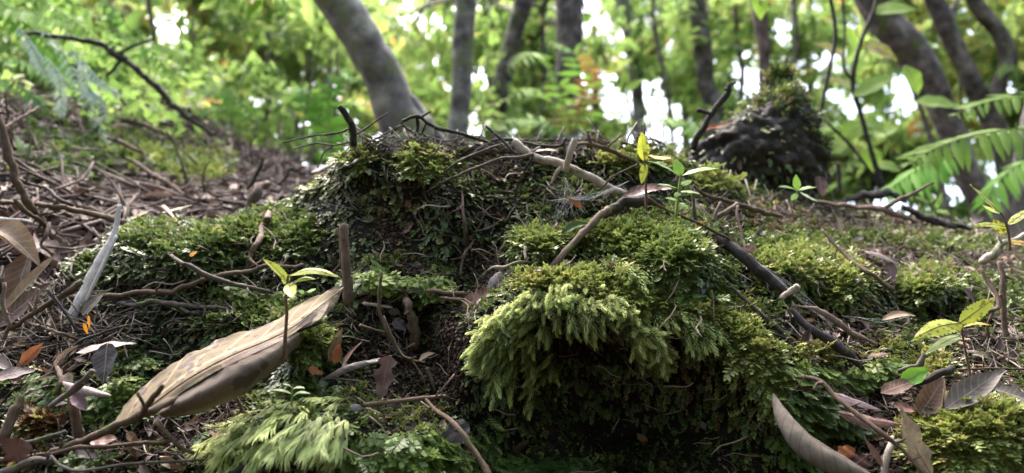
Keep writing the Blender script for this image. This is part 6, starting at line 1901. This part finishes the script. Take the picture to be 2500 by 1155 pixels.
LM['pinna'] = leaf_mat("bright_fern_pinna", (.09, .19, .02), (.18, .30, .04), (.06, .12, .02), .5, .55, .6, nscale=25, nveins=14)
e = empty("fern", P(2560, 330, 1.0), "large bright green fern frond reaching in from the right edge", "fern")
fern_frond("frond", [P(2720, 335, 1.0), P(2560, 318, 1.0), P(2450, 318, 1.0), P(2350, 338, 1.0), P(2270, 368, 1.0), P(2215, 402, 1.0)], .056, 19, 0, e, None, w=.27, droopy=.45, seed=5, side=(0.1, -.75, .65), sep=True, sep_mat=LM['pinna'])
fern_frond("frond", [P(2760, 260, 1.12), P(2600, 238, 1.12), P(2480, 236, 1.12), P(2390, 256, 1.12), P(2320, 285, 1.12)], .040, 15, 0, e, None, w=.27, droopy=.35, seed=6, side=(0.1, -.75, .65), sep=True, sep_mat=LM['pinna'])
SD = (0, -.6, .8)
fern("yellowing fern with a rust-red dying frond in front of the thick tree", [
    dict(pts=[(1400, 330, 2.2), (1360, 200, 2.2), (1310, 130, 2.15), (1240, 170, 2.1)], L=.085, n=16, t=.72, side=SD),
    dict(pts=[(1400, 330, 2.2), (1360, 260, 2.2), (1300, 215, 2.15), (1225, 250, 2.1)], L=.08, n=16, t=.76, side=SD),
    dict(pts=[(1400, 330, 2.2), (1420, 220, 2.2), (1400, 130, 2.2), (1340, 100, 2.2)], L=.085, n=16, t=.70, side=SD),
    dict(pts=[(1400, 330, 2.1), (1430, 250, 2.1), (1440, 170, 2.1), (1420, 120, 2.05)], L=.05, n=16, t=.93, side=SD),
    dict(pts=[(1400, 330, 2.1), (1370, 290, 2.1), (1410, 240, 2.1), (1450, 230, 2.05)], L=.045, n=12, t=.9, side=SD),
    dict(pts=[(1400, 330, 2.2), (1340, 300, 2.2), (1270, 290, 2.2), (1200, 320, 2.1)], L=.07, n=14, t=.6, side=SD)])
fern("green fern arching over the skyline left of the leaning tree", [
    dict(pts=[(820, 400, 2.4), (800, 260, 2.4), (830, 180, 2.4), (890, 200, 2.4)], L=.09, n=16, t=.5, side=SD),
    dict(pts=[(820, 400, 2.4), (790, 300, 2.4), (740, 220, 2.4), (670, 240, 2.4)], L=.09, n=16, t=.55, side=SD)])
fern("dark feathery fern fronds trailing from the top left corner", [
    dict(pts=[(-60, -60, 1.5), (40, 40, 1.5), (120, 120, 1.5), (160, 200, 1.5)], L=.055, n=18, t=.5, side=SD, dr=.5),
    dict(pts=[(-60, 20, 1.5), (30, 20, 1.5), (110, 40, 1.5), (190, 90, 1.5)], L=.05, n=18, t=.62, side=SD, dr=.5),
    dict(pts=[(180, -60, 1.7), (280, 30, 1.7), (360, 110, 1.7), (430, 200, 1.7)], L=.04, n=18, t=.3, side=SD, dr=.3)])
fern("green fern hanging just left of the leaf-covered skyline", [
    dict(pts=[(620, 300, 1.7), (560, 260, 1.7), (500, 265, 1.7), (440, 290, 1.65)], L=.05, n=14, t=.62, side=SD, dr=.4),
    dict(pts=[(620, 300, 1.7), (580, 240, 1.7), (530, 215, 1.7), (470, 225, 1.65)], L=.05, n=14, t=.58, side=SD, dr=.4)])
fern("pale green fern low behind the tall toothed seedling", [
    dict(pts=[(1760, 400, 2.0), (1700, 320, 2.0), (1640, 290, 2.0), (1570, 300, 1.95)], L=.09, n=16, t=.72, side=SD),
    dict(pts=[(1760, 400, 2.0), (1690, 360, 2.0), (1630, 350, 2.0), (1580, 365, 1.95)], L=.07, n=14, t=.7, side=SD)])
fern("green fern fronds hanging under the bright frond at the right", [
    dict(pts=[(2330, 380, 1.3), (2270, 400, 1.3), (2200, 440, 1.3), (2150, 480, 1.3)], L=.06, n=14, t=.5, side=SD, dr=.5),
    dict(pts=[(2560, 380, 1.4), (2490, 400, 1.4), (2430, 450, 1.4), (2400, 520, 1.4)], L=.06, n=12, t=.6, side=SD, dr=.5)])

fern("green arching fern fronds overhanging the litter slope at the upper left", [
    dict(pts=[(-40, 130, 1.25), (60, 150, 1.25), (150, 190, 1.25), (230, 260, 1.25)], L=.034, n=20, t=.55, side=SD, dr=.5),
    dict(pts=[(60, -20, 1.35), (150, 30, 1.35), (240, 100, 1.35), (300, 190, 1.35)], L=.034, n=20, t=.66, side=SD, dr=.5),
    dict(pts=[(-40, 190, 1.2), (30, 200, 1.2), (90, 240, 1.2), (130, 300, 1.2)], L=.028, n=16, t=.45, side=SD, dr=.6),
    dict(pts=[(240, 60, 1.4), (330, 100, 1.4), (400, 160, 1.4), (440, 230, 1.4)], L=.03, n=18, t=.6, side=SD, dr=.5)])

# silvery drooping fronds at the upper left
M['silver'] = tint_mat("silvery_frond", [(0, (.12, .17, .12)), (1, (.38, .46, .40))], instancer=False, trans=.3, rough=.35)
def silver(label, strands):
    e = empty("hanging_fern", P(*strands[0][0]), label, "fern")
    for i, s in enumerate(strands):
        fern_like = fern_frond("strand", [P(*p) for p in s], .017, 17, .45 + .1 * (i % 3), e, M['silver'], w=.3, droopy=.7, seed=40 + i, side=(.3, -.7, .4))
silver("silvery drooping fern strands hanging in front of the left slope", [
    [(40, 60, 1.2), (75, 110, 1.2), (100, 160, 1.2), (130, 200, 1.2)], [(95, 60, 1.2), (160, 140, 1.2), (195, 210, 1.2), (235, 290, 1.2), (270, 350, 1.2)],
    [(165, 110, 1.25), (215, 170, 1.25), (260, 210, 1.25), (305, 232, 1.25)], [(60, 220, 1.2), (85, 240, 1.2), (108, 262, 1.2)], [(200, 130, 1.2), (210, 210, 1.2), (240, 240, 1.2), (262, 300, 1.2)], [(100, 130, 1.2), (140, 180, 1.2), (150, 250, 1.2), (150, 300, 1.2)]])

# ------------------------------------------------------------------ broad-leaved sapling at the right
sap = empty("sapling", P(2150, 460, 1.5), "thin dark sapling with broad oval leaves right of the stump", "sapling")
for pts, r in [([(2155, 460, 1.5), (2130, 380, 1.5), (2105, 290, 1.5), (2082, 200, 1.5), (2100, 110, 1.5), (2135, 20, 1.5), (2150, -40, 1.5)], [7, 6, 6, 6, 5, 5]), ([(2082, 200, 1.5), (2060, 160, 1.5), (2062, 60, 1.5), (2050, -40, 1.5)], [4, 3, 3]), ([(2155, 460, 1.5), (2080, 360, 1.5), (2020, 300, 1.5), (1990, 270, 1.5)], [4, 4, 3])]:
    C = catmull([list(P(*p)) for p in pts], 30)
    Vb, Fb, Ub = tube_geo(C, np.interp(np.linspace(0, 1, 30), np.linspace(0, 1, len(r)), r) * 1.5 / FPX, 7, rough=.15, seed=2)
    mesh_obj("stem", Vb, Fb, M['twig_dark'], parent=sap, uv=Ub)


def broad_leaves(parent, rows):
    for i, (bx, by, tx, ty, w, d, mt) in enumerate(rows):
        B, T = P(bx, by, d), P(tx, ty, d - .02)
        V, F, U, MID = leaf_geo(B, T, w * d / FPX, nz((.15 * math.sin(i), -.8, .5)), arch=.06, fold=.12, seed=i, shape=1.0)
        o = mesh_obj("leaf", V, F, M[mt], parent=parent, uv=U)
        midrib(MID, o, 'midrib_pale', w * d / FPX * .02)


broad_leaves(sap, [(2085, 235, 2186, 186, 54, 1.48, 'broad'), (2210, 160, 2240, 232, 56, 1.5, 'broad'), (2236, 250, 2345, 262, 58, 1.5, 'broad'), (2110, 110, 2190, 150, 66, 1.55, 'broad_y'), (2130, 30, 2240, 25, 60, 1.5, 'broad'), (2070, 150, 1985, 105, 52, 1.6, 'broad_y'), (1845, 5, 1895, -30, 60, 1.4, 'broad'),
                   (1846, -30, 1856, 50, 46, 1.4, 'broad'), (2105, 290, 2165, 330, 60, 1.55, 'broad'), (2105, 300, 2060, 340, 56, 1.55, 'broad'), (2130, 330, 2200, 310, 50, 1.6, 'broad'), (2120, 360, 2130, 420, 50, 1.6, 'broad'), (2090, 130, 2060, 60, 46, 1.6, 'broad'), (2100, 60, 2020, 40, 48, 1.6, 'broad'), (2080, 210, 2020, 200, 40, 1.55, 'broad_y'),
                   (2140, 400, 2200, 420, 44, 1.6, 'broad'), (2060, 340, 2010, 390, 50, 1.6, 'broad'), (2035, 300, 1985, 330, 46, 1.6, 'broad')])
sap2 = empty("sapling", P(1990, 440, 1.4), "leafless-looking thin sapling stem beside the rotten stump", "sapling")
for pts, r in [([(1985, 400, 1.4), (1992, 330, 1.4), (2006, 260, 1.4), (2020, 190, 1.4), (2040, 90, 1.4), (2028, 0, 1.4), (2020, -40, 1.4)], [5, 5, 5, 5, 4]), ([(2050, 470, 1.35), (2048, 430, 1.35), (2046, 400, 1.35)], [5, 5])]:
    C = catmull([list(P(*p)) for p in pts], 30)
    Vb, Fb, Ub = tube_geo(C, np.interp(np.linspace(0, 1, 30), np.linspace(0, 1, len(r)), r) * 1.4 / FPX, 7, rough=.15, seed=2)
    mesh_obj("stem", Vb, Fb, M['twig_dark'], parent=sap2, uv=Ub)
sap3 = empty("sapling", P(2300, 520, 1.1), "low leafy sprout with round lime leaves under the right fern", "sapling")
C = catmull([list(P(2290, 560, 1.05)), list(P(2285, 520, 1.05)), list(P(2275, 490, 1.05))], 10)
Vb, Fb, Ub = tube_geo(C, np.full(10, .0016), 6)
mesh_obj("stem", Vb, Fb, LM['stem_green'], parent=sap3, uv=Ub)
broad_leaves(sap3, [(2275, 505, 2232, 482, 26, 1.05, 'broad'), (2278, 510, 2300, 470, 26, 1.06, 'broad'), (2282, 520, 2250, 530, 22, 1.04, 'broad'), (2284, 515, 2320, 525, 22, 1.06, 'broad'), (2275, 495, 2262, 455, 24, 1.07, 'broad')])
sp = empty("sapling", P(450, 330, 1.5), "small leafy sprig with round lime leaves on the left skyline", "sapling")
C = catmull([list(P(470, 350, 1.45)), list(P(420, 310, 1.45)), list(P(350, 290, 1.45)), list(P(270, 260, 1.45))], 16)
Vb, Fb, Ub = tube_geo(C, np.full(16, .0022), 6)
mesh_obj("stem", Vb, Fb, M['twig_dark'], parent=sp, uv=Ub)
broad_leaves(sp, [(bx, by, bx + dx, by + dy, 18, 1.45, 'broad') for bx, by, dx, dy in [(440, 325, -14, 26), (425, 312, 24, -16), (400, 305, -22, 16), (380, 300, -20, -14), (360, 292, 10, 22), (340, 288, -24, 10), (320, 280, 6, -22), (300, 272, -20, 12), (280, 265, -24, -8), (415, 315, 4, 26), (350, 290, -6, -22), (300, 275, 8, 20)]])


# ------------------------------------------------------------------ unseen trees added behind and beside the viewer to shade the bank
M['ctree'] = M['fol']
rb = np.random.default_rng(404)
WHERE = [(-4.2, -2.5), (-2.0, -4.0), (0.8, -3.2), (3.2, -3.6), (5.0, -0.8), (-5.2, 0.8), (-1.0, -7.0), (4.8, 2.2)]
SAYS = ["behind the viewer to the left", "straight behind the viewer, left one", "straight behind the viewer, right one", "behind the viewer to the right", "beside the viewer on the right", "beside the viewer on the left", "far behind the viewer", "standing off the right edge of the photo"]
for k, (x, y) in list(enumerate(WHERE))[:5]:
    g = np.array([x, y, -.02])
    e = empty("tree", g, "unseen added shade tree with a full crown " + SAYS[k], "tree")
    h = rb.uniform(3.6, 4.6)
    V, F, U = tube_geo(catmull([list(g), list(g + [.1, 0, h * .5]), list(g + [-.1, .1, h])], 20), np.linspace(.14, .07, 20), 10, rough=.1, seed=k)
    mesh_obj("trunk", V, F, M['bark_grey'], parent=e, uv=U)
    cs = g + np.array([0, 0, 2.2]) + rb.uniform(-1, 1, (30, 3)) * [1.7, 1.5, 2.0]
    crown_mesh("crown", e, cs, 4200, .65, .17, (.5, .15), M['fol'], 700 + k, aspect=.5)
shrub("tall leafy tree crown off the left edge of the photo", -420, 60, 4.2, 360, 260, 5200, (.60, .12), 230, .10)
shrub("far leafy mass off the left edge of the photo", -900, 100, 5.5, 420, 320, 4200, (.60, .12), 231, .14)
shrub("tall leafy tree crown off the right edge of the photo", 2900, 120, 4.6, 360, 280, 5200, (.62, .12), 232, .10)
shrub("far leafy mass off the right edge of the photo", 3400, 100, 6.0, 420, 320, 4200, (.58, .12), 233, .14)
